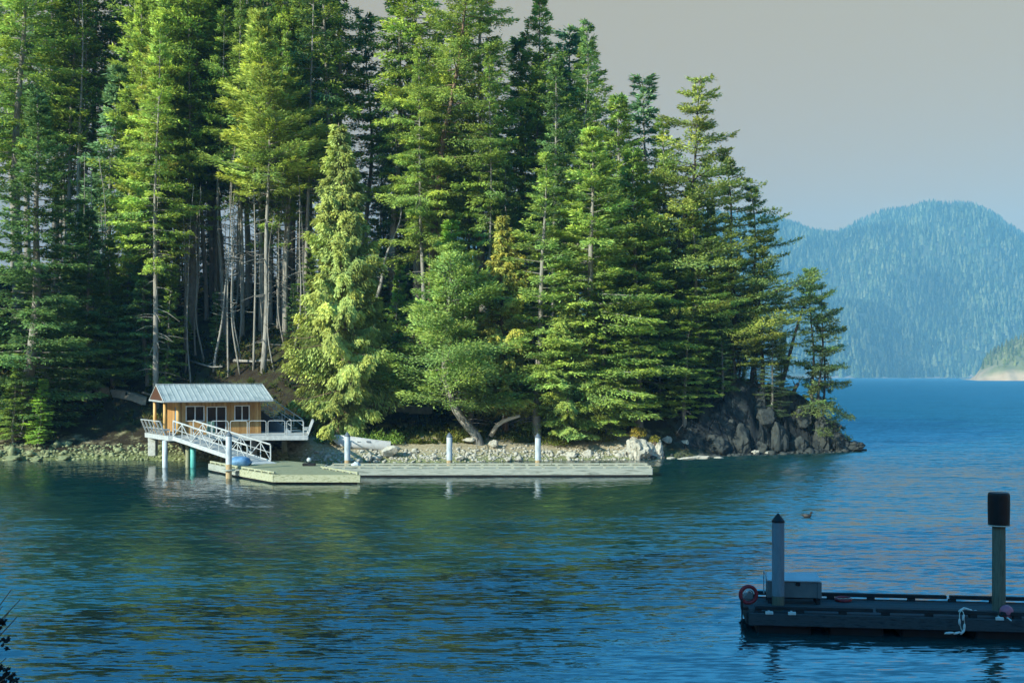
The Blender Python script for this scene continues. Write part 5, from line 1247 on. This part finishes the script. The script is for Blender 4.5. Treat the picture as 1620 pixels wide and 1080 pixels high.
def pt_h(X, Y):
    px = 810 + X / Y * F
    crest = CAMZ + (HZ - interp(px, [(1535, 600), (1545, 590), (1560, 570), (1590, 548), (1620, 534), (1680, 500), (1800, 480)])) / F * 1560
    v = (Y - 1400 - 25 * vfbm(X, Y * 0, 1 / 60, 3.0, 3) - 900 * np.clip((1546 - px) / 60, 0, 1)) / 160
    return np.where(v < 0, np.maximum(v * 60, -10), np.maximum(.5, crest * np.clip(v, 0, 1) ** .5 * (1 - .9 * np.clip((Y - 1560) / 200, 0, 1)) + 3 * vfbm(X, Y, 1 / 25, 6.0, 3)))
far_ridge('rocky_point', 'point_ground', 520, 1000, 1360, 1800, 90, 80, pt_h)
def far_wood(name, n, xr, yr, hf, zr, size, tints, seed, keep=None, tiers=2):
    rg = np.random.default_rng(seed); X = rg.uniform(*xr, n); Y = rg.uniform(*yr, n); Z = hf(X[None], Y[None])[0]; ok = (Z > zr[0])
    px = 810 + X / Y * F; ok &= (px > 880) & (px < 1800)
    if keep is not None: ok &= keep(X, Y, Z, rg)
    X, Y, Z = X[ok], Y[ok], Z[ok]; n = len(X); hgt = size * rg.uniform(.55, 1.3, n); k = 6
    Vs = []; Fs = []; Ts = []; base = 0
    tt = np.array(tints)[rg.integers(len(tints), size=n)] * rg.uniform(.7, 1.3, n)[:, None]
    stand = np.array([fbm(a / 210, b / 330, 3.0, 4) for a, b in zip(X, Y)])[:, None]; tt = tt * np.clip(.95 + .9 * stand, .4, 1.3)  # light and dark patches in the tint stand in for shaded folds
    for ti in range(tiers):
        z0 = hgt * (.02 + .42 * ti); z1 = hgt * (.68 + .32 * ti) if tiers > 1 else hgt; rr = hgt * (.21 - .075 * ti)
        ang = np.arange(k) / k * 6.2832; a = ang[None] + rg.uniform(0, 6.28, (n, 1)); r2 = rr[:, None] * rg.uniform(.6, 1.25, (n, k))
        ring = np.stack([X[:, None] + np.cos(a) * r2, Y[:, None] + np.sin(a) * r2, Z[:, None] + z0[:, None] + rg.normal(0, .03, (n, k)) * hgt[:, None]], -1)
        tip = np.stack([X, Y, Z + z1], -1)[:, None]
        v = np.concatenate([ring, tip], 1); f = np.array([[i, (i + 1) % k, k] for i in range(k)])
        Vs.append(v.reshape(-1, 3)); Fs.append((f[None] + (base + np.arange(n) * (k + 1))[:, None, None]).reshape(-1, 3)); Ts.append(np.repeat(tt, k + 1, 0)); base += n * (k + 1)
    o = bpy.data.objects.new(name, mesh_np(name, np.concatenate(Vs), np.concatenate(Fs), 'foliage', np.concatenate(Ts))); COL.objects.link(o)
    return tag(o, kind='stuff')
clear = lambda X, Y, Z, r: (np.array([fbm(a / 130, b / 130, 8.0, 3) for a, b in zip(X, Y)]) < .72)
far_wood('mountain_forest', 46000, (80, 2100), (2600, 3640), mount_h, (.8,), 25, [(.05, .08, .04), (.10, .13, .06), (.15, .17, .085), (.035, .055, .03)], 21, clear)
far_wood('point_wood', 2600, (540, 960), (1400, 1700), pt_h, (14,), 9, [(.14, .17, .05), (.20, .21, .07), (.10, .13, .045)], 22, lambda X, Y, Z, r: r.random(len(X)) < np.clip((Z - 10) / 25, .1, .9))

# ------------------------------------------------------------------ air
HAZE_D = 0.00021
m, nt, nodes, links = nt_new('sea_haze')
out = N(nt, 'ShaderNodeOutputMaterial'); pv = N(nt, 'ShaderNodeVolumePrincipled'); pv.inputs['Density'].default_value = HAZE_D; pv.inputs['Color'].default_value = (.21, .57, .88, 1); pv.inputs['Anisotropy'].default_value = -.25
links.new(pv.outputs[0], out.inputs['Volume'])
mb = MB(); mb.box((0, 1950, 282), (7600, 4300, 594)); tag(mb.build('haze', 'sea_haze'), kind='stuff')

# ------------------------------------------------------------------ light
SUN_EL, SUN_AZ = R(27), math.atan2(-.75, -.66)      # azimuth measured from +Y towards +X
to_sun = Vector((math.sin(SUN_AZ) * math.cos(SUN_EL), math.cos(SUN_AZ) * math.cos(SUN_EL), math.sin(SUN_EL)))
ld = bpy.data.lights.new('sun', 'SUN'); ld.energy = 5.0; ld.angle = R(.5); ld.color = (1.0, .96, .80)
lo = bpy.data.objects.new('sun', ld); COL.objects.link(lo); lo.rotation_euler = to_sun.to_track_quat('Z', 'Y').to_euler()
w = bpy.data.worlds.new('World'); SC.world = w; w.use_nodes = True; nt = w.node_tree; nt.nodes.clear()
out = N(nt, 'ShaderNodeOutputWorld'); bg = N(nt, 'ShaderNodeBackground'); sky = N(nt, 'ShaderNodeTexSky')
sky.sky_type = 'NISHITA'; sky.sun_disc = False; sky.sun_elevation = SUN_EL; sky.sun_rotation = SUN_AZ
sky.air_density = 1.0; sky.dust_density = .6; sky.ozone_density = 2.0
tc = N(nt, 'ShaderNodeTexCoord'); sp = N(nt, 'ShaderNodeSeparateXYZ'); nt.links.new(tc.outputs['Generated'], sp.inputs[0])
# warm low sky, coloured to come out grey through the blue haze, clear blue overhead
rp = nt.nodes.new('ShaderNodeValToRGB'); nt.links.new(sp.outputs[2], rp.inputs[0])
rp.color_ramp.interpolation = 'EASE'
el = rp.color_ramp.elements; el[0].position = SKY_R[0]; el[0].color = (1, 1, 1, 1); el[1].position = SKY_R[1]; el[1].color = (0, 0, 0, 1)
tint = N(nt, 'ShaderNodeMix', data_type='RGBA', blend_type='MULTIPLY'); tint.inputs[0].default_value = 1; tint.inputs[7].default_value = SKY_TINT; nt.links.new(sky.outputs[0], tint.inputs[6])
vr = nt.nodes.new('ShaderNodeValToRGB'); nt.links.new(sp.outputs[2], vr.inputs[0])
e2 = vr.color_ramp.elements
while len(e2) < len(VEIL): e2.new(.5)
for e_, (ps, c_) in zip(e2, VEIL): e_.position = ps; e_.color = tuple(v / SKY_S / 2 ** EXPO for v in c_) + (1,)
mx = N(nt, 'ShaderNodeMix', data_type='RGBA'); nt.links.new(rp.outputs[0], mx.inputs[0]); nt.links.new(tint.outputs[2], mx.inputs[6]); nt.links.new(vr.outputs[0], mx.inputs[7])
nt.links.new(mx.outputs[2], bg.inputs[0]); bg.inputs[1].default_value = SKY_S; nt.links.new(bg.outputs[0], out.inputs[0])

# ------------------------------------------------------------------ camera
cd = bpy.data.cameras.new('camera'); cd.sensor_width = 36; cd.lens = 40.0; cd.clip_end = 12000; cd.clip_start = .1
cd.shift_y = (HZ - 540) / 1620
co = bpy.data.objects.new('camera', cd); COL.objects.link(co); co.location = (0, 0, CAMZ); co.rotation_euler = (R(90), 0, 0); SC.camera = co
vs_ = SC.view_settings; vs_.view_transform = 'Standard'; vs_.look = 'None'; vs_.gamma = 1; vs_.exposure = EXPO; vs_.use_curve_mapping = False
SC.render.resolution_x, SC.render.resolution_y = 1024, 682
SC.cycles.max_bounces = 6; SC.cycles.diffuse_bounces = 2; SC.cycles.glossy_bounces = 2; SC.cycles.transmission_bounces = 2; SC.cycles.transparent_max_bounces = 4; SC.cycles.volume_bounces = 0
SC.cycles.use_denoising = True; SC.cycles.sample_clamp_indirect = 4
bpy.context.view_layer.update()
